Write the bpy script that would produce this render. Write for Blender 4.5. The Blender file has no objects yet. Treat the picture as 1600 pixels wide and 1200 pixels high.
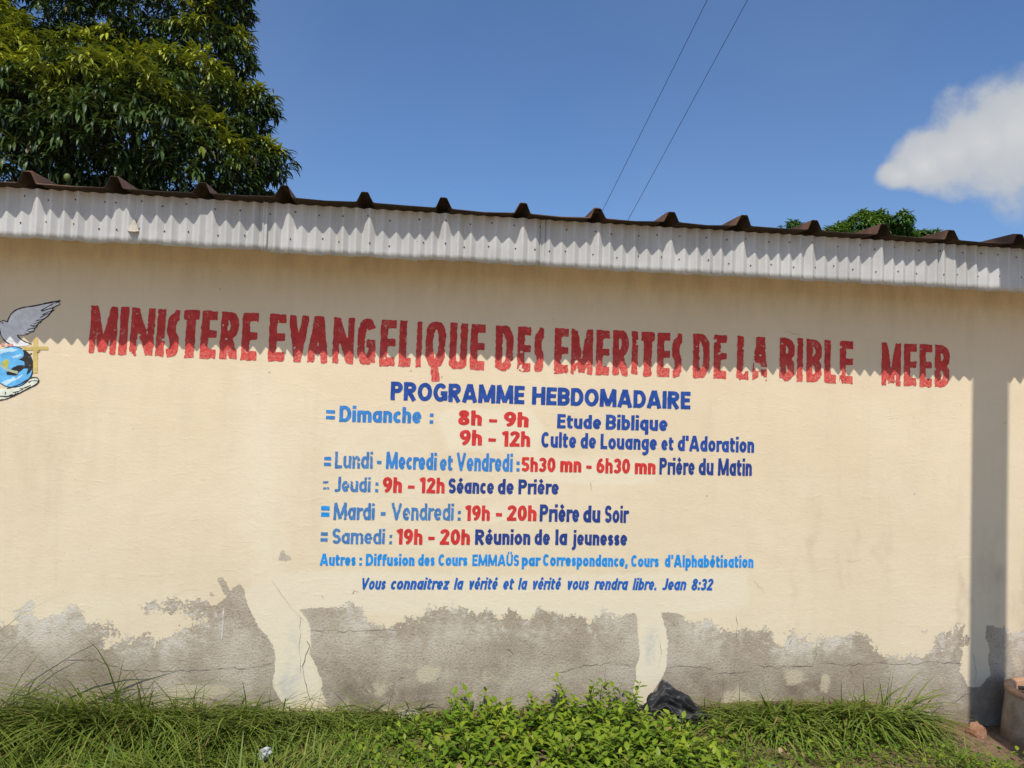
import bpy, bmesh, math, random
import numpy as np
from mathutils import Vector, Matrix

# ------------------------------------------------------------------ camera
SC = bpy.context.scene
COL = SC.collection
YAW, PITCH, ROLL = math.radians(-6.614), math.radians(1.933), math.radians(1.815)
CAM = np.array([0.0, -4.1, 1.62])
F_PX, CX, CY = 1200.0, 800.0, 600.0
def _basis():
    cy, sy = math.cos(YAW), math.sin(YAW)
    fwd = np.array([-sy*math.cos(PITCH), cy*math.cos(PITCH), math.sin(PITCH)])
    r0 = np.array([cy, sy, 0.0]); u0 = np.cross(r0, fwd)
    r = r0*math.cos(ROLL) + u0*math.sin(ROLL)
    u = -r0*math.sin(ROLL) + u0*math.cos(ROLL)
    return r, u, fwd
R_, U_, FW_ = _basis()
cam_d = bpy.data.cameras.new('camera'); cam = bpy.data.objects.new('camera', cam_d); COL.objects.link(cam)
cam_d.sensor_width = 36; cam_d.lens = 36*F_PX/1600; cam_d.clip_start = 0.05; cam_d.clip_end = 5000
cam.matrix_world = Matrix(((R_[0], U_[0], -FW_[0], CAM[0]), (R_[1], U_[1], -FW_[1], CAM[1]), (R_[2], U_[2], -FW_[2], CAM[2]), (0, 0, 0, 1)))
SC.camera = cam

# ------------------------------------------------------------------ sky, sun, exposure
SUN_EL, SUN_AZ = 58.0, -12.0        # the sun stands behind the photographer, a little to the left
world = bpy.data.worlds.new('World'); SC.world = world; world.use_nodes = True
wn = world.node_tree.nodes; wl = world.node_tree.links
wn.clear()
w_out = wn.new('ShaderNodeOutputWorld'); w_bg = wn.new('ShaderNodeBackground')
sky = wn.new('ShaderNodeTexSky'); sky.sky_type = 'NISHITA'; sky.sun_disc = False
sky.sun_elevation = math.radians(SUN_EL); sky.sun_rotation = math.radians(180 - SUN_AZ)
sky.air_density = 1.0; sky.dust_density = 1.0; sky.ozone_density = 2.0
w_bg.inputs['Strength'].default_value = 0.114
wl.new(w_bg.outputs[0], w_out.inputs[0])
sun_d = bpy.data.lights.new('sun', 'SUN'); sun = bpy.data.objects.new('sun', sun_d); COL.objects.link(sun)
sun_d.energy = 4.3; sun_d.angle = math.radians(0.53); sun_d.color = (1.0, 0.962, 0.905)
sun.rotation_euler = (math.radians(90 - SUN_EL), 0, math.radians(SUN_AZ))
sun.location = (0, -20, 30)
SC.view_settings.view_transform = 'Standard'; SC.view_settings.look = 'None'
SC.view_settings.exposure = 0.0; SC.view_settings.gamma = 1.0

def cloud_in_sky():
    # a cumulus seen in one direction of the sky
    n, l = wn, wl
    geo = n.new('ShaderNodeTexCoord')
    def direction(u, v):
        d = FW_ + R_*(u-CX)/F_PX + U_*(CY-v)/F_PX
        return d/np.linalg.norm(d)
    noi = n.new('ShaderNodeTexNoise'); noi.inputs['Scale'].default_value = 13.0; noi.inputs['Detail'].default_value = 7; noi.inputs['Roughness'].default_value = 0.56
    l.new(geo.outputs['Generated'], noi.inputs['Vector'])
    acc = None
    def m(op, a, b=None, c=None):
        x = n.new('ShaderNodeMath'); x.operation = op
        for i, q in enumerate((a, b, c)):
            if q is None: continue
            if isinstance(q, (int, float)): x.inputs[i].default_value = q
            else: l.new(q, x.inputs[i])
        return x.outputs[0]
    for (u, v, r) in ((1672, 212, 0.092), (1600, 205, 0.083), (1540, 222, 0.067), (1490, 240, 0.052), (1445, 258, 0.038), (1405, 274, 0.023), (1740, 225, 0.085)):
        vs = n.new('ShaderNodeVectorMath'); vs.operation = 'SUBTRACT'
        l.new(geo.outputs['Generated'], vs.inputs[0]); vs.inputs[1].default_value = tuple(direction(u, v))
        vs2 = n.new('ShaderNodeVectorMath'); vs2.operation = 'MULTIPLY'; l.new(vs.outputs[0], vs2.inputs[0]); vs2.inputs[1].default_value = (1, 1, 1.25)
        ln = n.new('ShaderNodeVectorMath'); ln.operation = 'LENGTH'; l.new(vs2.outputs[0], ln.inputs[0])
        d = m('SUBTRACT', 1.0, m('DIVIDE', ln.outputs['Value'], r))
        acc = d if acc is None else m('SMOOTH_MAX', acc, d, 0.25)
    dens = m('ADD', acc, m('MULTIPLY', m('SUBTRACT', noi.outputs['Fac'], 0.5), 1.55))
    mr = n.new('ShaderNodeMapRange'); mr.interpolation_type = 'SMOOTHSTEP'
    l.new(dens, mr.inputs['Value']); mr.inputs['From Min'].default_value = -0.20; mr.inputs['From Max'].default_value = 0.36
    mr.inputs['To Max'].default_value = 0.97
    # thin veils of high haze
    n2 = n.new('ShaderNodeTexNoise'); n2.inputs['Scale'].default_value = 2.2; n2.inputs['Detail'].default_value = 3
    l.new(geo.outputs['Generated'], n2.inputs['Vector'])
    veil = n.new('ShaderNodeMapRange'); l.new(n2.outputs['Fac'], veil.inputs['Value'])
    veil.inputs['From Min'].default_value = 0.45; veil.inputs['From Max'].default_value = 0.8; veil.inputs['To Max'].default_value = 0.10
    tot = m('MAXIMUM', mr.outputs[0], veil.outputs[0])
    mix = n.new('ShaderNodeMix'); mix.data_type = 'RGBA'
    tint = n.new('ShaderNodeMix'); tint.data_type = 'RGBA'; tint.blend_type = 'MULTIPLY'; tint.inputs[0].default_value = 1.0
    l.new(sky.outputs[0], tint.inputs['A']); tint.inputs['B'].default_value = (0.72, 0.92, 1.17, 1)
    l.new(tot, mix.inputs[0]); l.new(tint.outputs['Result'], mix.inputs['A'])
    cr = n.new('ShaderNodeValToRGB')
    cr.color_ramp.elements[0].color = (4.2, 4.5, 4.9, 1); cr.color_ramp.elements[1].color = (5.8, 5.85, 5.9, 1)
    l.new(m('MULTIPLY', dens, 0.9), cr.inputs[0])
    l.new(cr.outputs[0], mix.inputs['B'])
    l.new(mix.outputs['Result'], w_bg.inputs['Color'])
cloud_in_sky()

# ------------------------------------------------------------------ helpers
def wall_at(u, v, Y=0.0):
    """the point of the plane y = Y seen at photograph pixel (u, v); works on arrays"""
    u = np.asarray(u, float); v = np.asarray(v, float)
    d = FW_[:, None] + R_[:, None]*((u.ravel()-CX)/F_PX) + U_[:, None]*((CY-v.ravel())/F_PX)
    t = (Y - CAM[1])/d[1]
    p = CAM[:, None] + d*t
    return p[0].reshape(u.shape), p[2].reshape(u.shape)
def pt(u, v, Y):
    x, z = wall_at(u, v, Y); return Vector((float(x), Y, float(z)))

def link(name, me, mats=None, parent=None):
    o = bpy.data.objects.new(name, me); COL.objects.link(o)
    if mats is not None:
        for m in (mats if isinstance(mats, (list, tuple)) else [mats]): me.materials.append(m)
    if parent is not None: o.parent = parent
    return o
def mesh(name, verts, faces, mats=None, parent=None, smooth=False, midx=None):
    me = bpy.data.meshes.new(name)
    me.from_pydata([tuple(v) for v in verts] if not isinstance(verts, np.ndarray) else verts.tolist(), [], faces if not isinstance(faces, np.ndarray) else faces.tolist())
    if midx is not None: me.polygons.foreach_set('material_index', midx)
    if smooth: me.polygons.foreach_set('use_smooth', [True]*len(me.polygons))
    me.update()
    return link(name, me, mats, parent)
def tag(o, label=None, cat=None, group=None, kind=None):
    if label: o['label'] = label
    if cat: o['category'] = cat
    if group: o['group'] = group
    if kind: o['kind'] = kind
    return o
def empty(name, loc=(0, 0, 0)):
    o = bpy.data.objects.new(name, None); o.empty_display_size = 0.2; COL.objects.link(o); o.location = loc; return o

def vnoise(x, y, seed=0):
    x = np.asarray(x, float); y = np.asarray(y, float)
    xi = np.floor(x); yi = np.floor(y); fx = x-xi; fy = y-yi
    fx = fx*fx*(3-2*fx); fy = fy*fy*(3-2*fy)
    def h(a, b):
        s = np.sin(a*127.1 + b*311.7 + seed*74.7)*43758.5453
        return s - np.floor(s)
    return (h(xi, yi)*(1-fx)+h(xi+1, yi)*fx)*(1-fy) + (h(xi, yi+1)*(1-fx)+h(xi+1, yi+1)*fx)*fy
def fbm(x, y, seed=0, oct=4):
    s = 0; a = 0.5; t = 0
    for i in range(oct):
        s = s + a*vnoise(x*2**i, y*2**i, seed+i*13); t += a; a *= .5
    return s/t

# ------------------------------------------------------------------ materials
class NT:
    def __init__(s, name):
        s.m = bpy.data.materials.new(name); s.m.use_nodes = True
        s.t = s.m.node_tree; s.n = s.t.nodes; s.l = s.t.links
        s.b = s.n['Principled BSDF']
        s.tc = s.n.new('ShaderNodeTexCoord')
    def put(s, sock, v):
        if isinstance(v, (int, float)): sock.default_value = v
        elif isinstance(v, (tuple, list)): sock.default_value = (tuple(v)+(1,))[:4] if sock.type == 'RGBA' else v
        else: s.l.new(v, sock)
    def noise(s, scale, detail=4, rough=.55, vec=None, mul=None, dist=0):
        x = s.n.new('ShaderNodeTexNoise'); x.inputs['Scale'].default_value = scale; x.inputs['Detail'].default_value = detail
        x.inputs['Roughness'].default_value = rough; x.inputs['Distortion'].default_value = dist
        v = vec or s.tc.outputs['Object']
        if mul:
            mm = s.n.new('ShaderNodeVectorMath'); mm.operation = 'MULTIPLY'; s.l.new(v, mm.inputs[0]); mm.inputs[1].default_value = mul; v = mm.outputs[0]
        s.l.new(v, x.inputs['Vector']); return x.outputs['Fac']
    def math(s, op, a, b=None, c=None, clamp=False):
        x = s.n.new('ShaderNodeMath'); x.operation = op; x.use_clamp = clamp
        for i, q in enumerate((a, b, c)):
            if q is not None: s.put(x.inputs[i], q)
        return x.outputs[0]
    def rng(s, v, a, b, c=0., d=1., smooth=True):
        x = s.n.new('ShaderNodeMapRange'); s.put(x.inputs['Value'], v)
        if smooth: x.interpolation_type = 'SMOOTHSTEP'
        for k, q in (('From Min', a), ('From Max', b), ('To Min', c), ('To Max', d)): x.inputs[k].default_value = q
        return x.outputs[0]
    def mix(s, f, a, b, blend='MIX'):
        x = s.n.new('ShaderNodeMix'); x.data_type = 'RGBA'; x.blend_type = blend
        s.put(x.inputs[0], f); s.put(x.inputs['A'], a); s.put(x.inputs['B'], b); return x.outputs['Result']
    def attr(s, name):
        x = s.n.new('ShaderNodeAttribute'); x.attribute_name = name; return x
    def bump(s, h, dist, strength=1.0, prev=None):
        x = s.n.new('ShaderNodeBump'); x.inputs['Distance'].default_value = dist; x.inputs['Strength'].default_value = strength
        s.l.new(h, x.inputs['Height'])
        if prev is not None: s.l.new(prev, x.inputs['Normal'])
        return x.outputs[0]
    def done(s, color, rough=.8, normal=None, spec=.3, metal=0):
        s.put(s.b.inputs['Base Color'], color); s.put(s.b.inputs['Roughness'], rough)
        s.b.inputs['Specular IOR Level'].default_value = spec; s.b.inputs['Metallic'].default_value = metal
        if normal is not None: s.l.new(normal, s.b.inputs['Normal'])
        return s.m

def stucco(s):
    # the trowelled plaster under every coat of paint on the facade
    n1 = s.noise(38, 5, .6, mul=(1, 1, 1.6)); n2 = s.noise(9, 3, .5); n3 = s.noise(140, 3, .6)
    n4 = s.noise(16, 5, .7, mul=(.55, 1, 1.7), dist=.6)
    lump = s.rng(n4, .52, .75, 0, 1)
    h = s.math('ADD', s.math('ADD', s.math('MULTIPLY', n1, .45), s.math('MULTIPLY', n2, .9)), s.math('ADD', s.math('MULTIPLY', n3, .22), s.math('MULTIPLY', lump, .25)))
    return h
def mat_wall():
    s = NT('cream_painted_plaster')
    a = s.attr('wear'); b = s.attr('stain_shade')
    sa = s.n.new('ShaderNodeSeparateColor'); s.l.new(a.outputs['Color'], sa.inputs[0])
    sb = s.n.new('ShaderNodeSeparateColor'); s.l.new(b.outputs['Color'], sb.inputs[0])
    h = stucco(s)
    sd = s.math('MULTIPLY', s.math('SUBTRACT', sa.outputs[0], .5), .4)          # signed metres inside the bare patches
    e1 = s.math('SUBTRACT', s.noise(11, 5, .62), .5); e2 = s.math('SUBTRACT', s.noise(48, 6, .7), .5); e3 = s.math('SUBTRACT', s.noise(170, 3, .6), .5)
    rough_edge = sb.outputs[2]                                                  # where the paint flakes raggedly rather than tears
    amp = s.math('ADD', .012, s.math('MULTIPLY', rough_edge, .165))
    e = s.math('ADD', s.math('MULTIPLY', e2, amp), s.math('ADD', s.math('MULTIPLY', e1, s.math('MULTIPLY', amp, 1.25)), s.math('MULTIPLY', e3, s.math('MULTIPLY', amp, .22))))
    pe = s.math('ADD', sd, e)
    bare = s.rng(pe, -.0012, .0016)
    # cream coats
    blotch = s.noise(1.1, 5, .62); fine = s.noise(60, 4, .6); streak = s.noise(3.2, 5, .6, mul=(3.2, 1, .35))
    cream = s.mix(s.rng(blotch, .35, .68), (.745, .604, .404), (.795, .656, .450))
    cream = s.mix(s.rng(s.noise(2.1, 5, .65, mul=(1, 1, 1.4)), .54, .70, 0, .40), cream, (.775, .665, .478))
    roll = s.noise(4.0, 4, .6, mul=(2.2, 1, .5))
    cream = s.mix(s.rng(roll, .56, .70, 0, .30), cream, (.715, .565, .375))
    cream = s.mix(s.rng(streak, .50, .74, 0, .16), cream, (.60, .48, .34))
    fresh = s.math('ADD', sa.outputs[1], s.math('MULTIPLY', s.math('SUBTRACT', s.noise(14, 4), .5), s.math('MULTIPLY', s.math('MULTIPLY', sa.outputs[1], s.math('SUBTRACT', 1., sa.outputs[1])), 3.)))
    cream = s.mix(s.rng(fresh, .15, .85, 0, .62), cream, (.800, .705, .515))
    # specks, knocks, dirt streaks and eave shade painted into the cream
    vo = s.n.new('ShaderNodeTexVoronoi'); vo.inputs['Scale'].default_value = 9; s.l.new(s.tc.outputs['Object'], vo.inputs['Vector'])
    spk = s.math('MULTIPLY', s.rng(vo.outputs['Distance'], .035, .055, 1, 0), s.rng(s.noise(4.7, 2), .56, .60))
    vo2 = s.n.new('ShaderNodeTexVoronoi'); vo2.inputs['Scale'].default_value = 26; s.l.new(s.tc.outputs['Object'], vo2.inputs['Vector'])
    spk2 = s.math('MULTIPLY', s.rng(vo2.outputs['Distance'], .05, .09, .7, 0), s.rng(s.noise(3.1, 3), .55, .62))
    cream = s.mix(s.math('MULTIPLY', s.math('MAXIMUM', spk, spk2), .6), cream, (.23, .17, .11))
    scr = s.rng(s.noise(26, 5, .65, mul=(.35, 1, 1.5), dist=1.2), .70, .73, 0, .38)
    cream = s.mix(scr, cream, (.36, .28, .19))
    grime_shade = s.math('MULTIPLY', sb.outputs[0], s.rng(s.noise(7, 5, .65, mul=(1.6, 1, .5)), .30, .75))
    cream = s.mix(s.math('MULTIPLY', grime_shade, .62), cream, (.20, .155, .10))
    # bare cement render
    g1 = s.noise(3, 6, .62); g2 = s.noise(85, 5, .7); g3 = s.noise(22, 5, .65)
    cem = s.mix(s.rng(g1, .35, .68), (.41, .328, .232), (.59, .50, .375))
    cem = s.mix(s.rng(g2, .50, .66, 0, .55), cem, (.19, .145, .105))
    cem = s.mix(s.rng(g2, .46, .33, 0, .5), cem, (.60, .54, .45))
    cem = s.mix(s.rng(g3, .58, .70, 0, .35), cem, (.16, .12, .085))
    lime = s.math('MULTIPLY', s.rng(pe, .22, .0, 0, 1), s.rng(s.math('ADD', s.math('MULTIPLY', g3, .45), s.math('ADD', s.math('MULTIPLY', g2, .25), s.math('MULTIPLY', g1, .30))), .48, .56))
    cem = s.mix(s.math('MULTIPLY', lime, s.math('ADD', .15, s.math('MULTIPLY', rough_edge, .7))), cem, (.70, .63, .52))
    damp = s.math('MULTIPLY', sa.outputs[2], s.rng(s.noise(8, 5, .65), .30, .62, .25, 1))
    cem = s.mix(s.math('MULTIPLY', damp, .75), cem, (.165, .120, .080))
    res = s.rng(s.math('ADD', sb.outputs[1], s.math('MULTIPLY', s.math('SUBTRACT', s.math('ADD', s.math('MULTIPLY', g2, .5), s.math('MULTIPLY', g3, .5)), .5), 1.7)), .42, .66)
    cem = s.mix(s.math('MULTIPLY', res, .80), cem, (.60, .50, .335))
    smud = s.math('MULTIPLY', s.math('SUBTRACT', 1., a.outputs['Alpha']), s.rng(s.noise(17, 5, .65), .34, .62))
    cream = s.mix(s.math('MULTIPLY', smud, .75), cream, (.46, .47, .44))
    col = s.mix(bare, cream, cem)
    height = s.math('ADD', s.math('MULTIPLY', h, .0023), s.math('ADD', s.math('MULTIPLY', bare, -.0035), s.math('MULTIPLY', s.math('MULTIPLY', g2, bare), .0060)))
    return s.done(col, s.rng(bare, 0, 1, .62, .92), s.bump(height, 1.0, .85), .25)
def mat_lettering(name, col, worn, thin=None):
    """brushed sign paint that follows the plaster; worn = how much cream shows through"""
    s = NT(name)
    h = stucco(s)
    c = s.mix(s.rng(s.noise(24, 4, .6), .38, .66), col, tuple(min(1, k*1.22+.012) for k in col))
    c = s.mix(s.rng(s.noise(15, 4, .6, mul=(1, 1, 2)), .48, .70, 0, .42), c, tuple(k*.70 for k in col))
    ww = s.rng(s.math('ADD', s.math('MULTIPLY', s.noise(75, 5, .75), .6), s.math('MULTIPLY', s.noise(13, 4), .4)), .60-worn*.16, .72-worn*.10, 0, .75)
    c = s.mix(ww, c, (.74, .58, .42))
    if thin:
        sep = s.n.new('ShaderNodeSeparateXYZ'); s.l.new(s.tc.outputs['Object'], sep.inputs[0])
        lo = s.math('SUBTRACT', sep.outputs['Z'], s.math('MULTIPLY', sep.outputs['X'], .006))
        tw = s.math('MULTIPLY', s.rng(lo, 1.97, 1.83, 0, 1), s.rng(s.noise(95, 5, .75), .40, .62))
        c = s.mix(s.math('MULTIPLY', tw, .42), c, (.76, .36, .27))
    return s.done(c, .55, s.bump(s.math('MULTIPLY', h, .0024), 1.0, .7), .3)
def simple(name, c1, c2, scale=8, rough=.7, bump=.0, bscale=40, spec=.3, detail=4, mul=None, metal=0):
    s = NT(name)
    c = s.mix(s.rng(s.noise(scale, detail, .6, mul=mul), .35, .68), c1, c2)
    nb = s.bump(s.noise(bscale, 4, .6), bump) if bump else None
    return s.done(c, rough, nb, spec, metal)
def mat_leaf(name, dark, mid, young, rough=.42, trans=.25):
    s = NT(name)
    a = s.attr('tint')
    sp = s.n.new('ShaderNodeSeparateColor'); s.l.new(a.outputs['Color'], sp.inputs[0])
    c = s.mix(sp.outputs[0], dark, mid)
    c = s.mix(sp.outputs[1], c, young)
    c = s.mix(s.math('MULTIPLY', sp.outputs[2], 1.0), c, (.30, .20, .075))
    s.done(c, rough, None, .22)
    tr = s.n.new('ShaderNodeBsdfTranslucent'); s.l.new(s.mix(.35, c, (.30, .38, .02), 'MIX'), tr.inputs[0])
    mx = s.n.new('ShaderNodeMixShader'); mx.inputs[0].default_value = trans
    out = s.n['Material Output']
    s.l.new(s.b.outputs[0], mx.inputs[1]); s.l.new(tr.outputs[0], mx.inputs[2]); s.l.new(mx.outputs[0], out.inputs[0])
    return s.m
def mat_fascia():
    s = NT('white_painted_corrugated_steel')
    c = s.mix(s.rng(s.noise(3, 4, .6), .35, .68), (.465, .455, .42), (.55, .54, .505))
    c = s.mix(s.rng(s.noise(9, 5, .65, mul=(4, 1, .4)), .52, .75, 0, .35), c, (.37, .335, .28))
    sep = s.n.new('ShaderNodeSeparateXYZ'); s.l.new(s.tc.outputs['Object'], sep.inputs[0])
    up = s.math('MULTIPLY', s.rng(sep.outputs['Z'], 2.545, 2.60), s.rng(s.noise(14, 5, .6, mul=(1.5, 1, .6)), .30, .70))
    c = s.mix(s.math('MULTIPLY', up, .55), c, (.26, .17, .11))                  # rust washed down from the roof edge
    dn = s.math('MULTIPLY', s.rng(sep.outputs['Z'], 2.38, 2.345), s.rng(s.noise(10, 4), .4, .7))
    c = s.mix(s.math('MULTIPLY', dn, .22), c, (.44, .36, .26))
    return s.done(c, .5, s.bump(s.noise(6, 3, .5), .004), .35)
def mat_roof():
    s = NT('rusty_roof_steel')
    c = s.mix(s.rng(s.noise(5, 5, .65), .35, .65), (.085, .046, .029), (.185, .090, .048))
    c = s.mix(s.rng(s.noise(30, 5, .7), .52, .68, 0, .6), c, (.070, .040, .028))
    return s.done(c, .78, s.bump(s.noise(60, 4, .6), .002), .25)
def mat_ground():
    s = NT('bare_soil')
    c = s.mix(s.rng(s.noise(2.2, 5, .6), .35, .65), (.155, .095, .058), (.235, .150, .094))
    c = s.mix(s.rng(s.noise(30, 5, .7), .5, .66, 0, .7), c, (.075, .050, .033))
    c = s.mix(s.rng(s.noise(55, 4, .6), .60, .70, 0, .6), c, (.34, .25, .165))
    h = s.math('ADD', s.math('MULTIPLY', s.noise(18, 6, .65), .03), s.math('MULTIPLY', s.noise(75, 4, .6), .012))
    return s.done(c, .95, s.bump(h, 1.0, .9), .15)

M_WALL = mat_wall()
M_RED = mat_lettering('red_title_paint', (.52, .030, .022), .34, thin=True)
M_RED2 = mat_lettering('red_hour_paint', (.56, .030, .026), .0)
M_NAVY = mat_lettering('dark_blue_paint', (.012, .058, .275), .0)
M_NAVY2 = mat_lettering('navy_paint', (.014, .042, .205), .0)
M_SKYB = mat_lettering('mid_blue_paint', (.034, .195, .50), .04)
M_PALEB = mat_lettering('weathered_blue_paint', (.058, .185, .41), .10)
M_AZUR = mat_lettering('azure_paint', (.010, .245, .62), .05)
M_ROYAL = mat_lettering('royal_blue_paint', (.010, .105, .40), .0)
M_BLACKL = mat_lettering('black_outline_paint', (.022, .020, .020), .15)
M_DOVE = mat_lettering('white_dove_paint', (.74, .73, .71), .0)
M_OCEAN = mat_lettering('ocean_blue_paint', (.115, .40, .70), .10)
M_FOAM = mat_lettering('pale_blue_paint', (.45, .65, .78), .25)
M_LAND = mat_lettering('land_green_paint', (.42, .42, .07), .05)
M_SHOAL = mat_lettering('grey_green_paint', (.42, .46, .32), .10)
M_PALM = mat_lettering('pale_hand_paint', (.66, .68, .55), .05)
M_GOLD = mat_lettering('gold_cross_paint', (.56, .42, .13), .05)
M_PINK = mat_lettering('pink_feet_paint', (.60, .25, .20), .05)
M_FASCIA = mat_fascia()
M_FLAP = simple('bent_primer_steel', (.40, .345, .265), (.50, .44, .35), 40, .7)
M_DRIP = simple('chalky_drip', (.55, .51, .43), (.66, .62, .53), 30, .8)
M_ROOF = mat_roof()
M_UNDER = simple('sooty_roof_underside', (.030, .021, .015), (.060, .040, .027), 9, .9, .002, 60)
M_GROUND = mat_ground()
M_BOUNCE = simple('sandy_bounce_dirt', (.60, .43, .25), (.68, .51, .31), 1.5, .95, .01, 30)
M_CRACK = simple('crack_dirt', (.13, .10, .075), (.21, .165, .125), 30, .95)
M_NAIL = simple('rusty_nail_head', (.045, .030, .024), (.11, .06, .04), 300, .7)
M_BACK = simple('back_wall_render', (.50, .41, .29), (.58, .48, .34), 3, .9, .004, 60)
M_LEAF = mat_leaf('mango_leaf', (.020, .038, .013), (.075, .120, .026), (.48, .49, .034), .40, .14)
M_LEAF2 = mat_leaf('bright_leaf', (.035, .095, .022), (.085, .19, .036), (.17, .28, .045), .45, .2)
M_GRASS = mat_leaf('grass_blade', (.078, .125, .016), (.180, .240, .034), (.33, .36, .070), .5, .28)
M_WEED = mat_leaf('weed_leaf', (.060, .135, .010), (.150, .270, .016), (.36, .40, .026), .45, .30)
M_BARK = simple('bark', (.075, .055, .042), (.14, .105, .08), 6, .95, .03, 14, mul=(1, 1, .3))
M_BAG = simple('black_polythene', (.018, .017, .017), (.034, .031, .030), 12, .52, .0008, 30, spec=.35)
M_POT = simple('weathered_cement', (.27, .215, .155), (.40, .32, .235), 9, .92, .006, 60)
M_RIM = simple('worn_terracotta', (.42, .235, .135), (.52, .33, .20), 14, .85, .003, 70)
M_STONE = simple('red_laterite', (.27, .125, .070), (.38, .20, .12), 14, .95, .02, 40)
M_STONE2 = simple('pale_rubble', (.33, .28, .21), (.45, .39, .30), 14, .95, .02, 40)
M_LITTER = simple('dirty_white_plastic', (.40, .40, .38), (.58, .58, .56), 20, .4, .003, 60, spec=.5)
M_DRY = simple('dry_leaf', (.30, .20, .10), (.42, .30, .17), 20, .8)
M_POLE = simple('grey_concrete', (.36, .34, .31), (.45, .43, .39), 4, .9, .004, 50)
M_WIRE = simple('black_cable', (.02, .02, .022), (.03, .03, .03), 10, .6)
M_IRON = simple('galvanised_iron', (.30, .30, .30), (.40, .40, .40), 10, .5, metal=.6)
M_MANGO = simple('green_mango', (.10, .15, .04), (.17, .19, .06), 5, .5)

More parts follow.
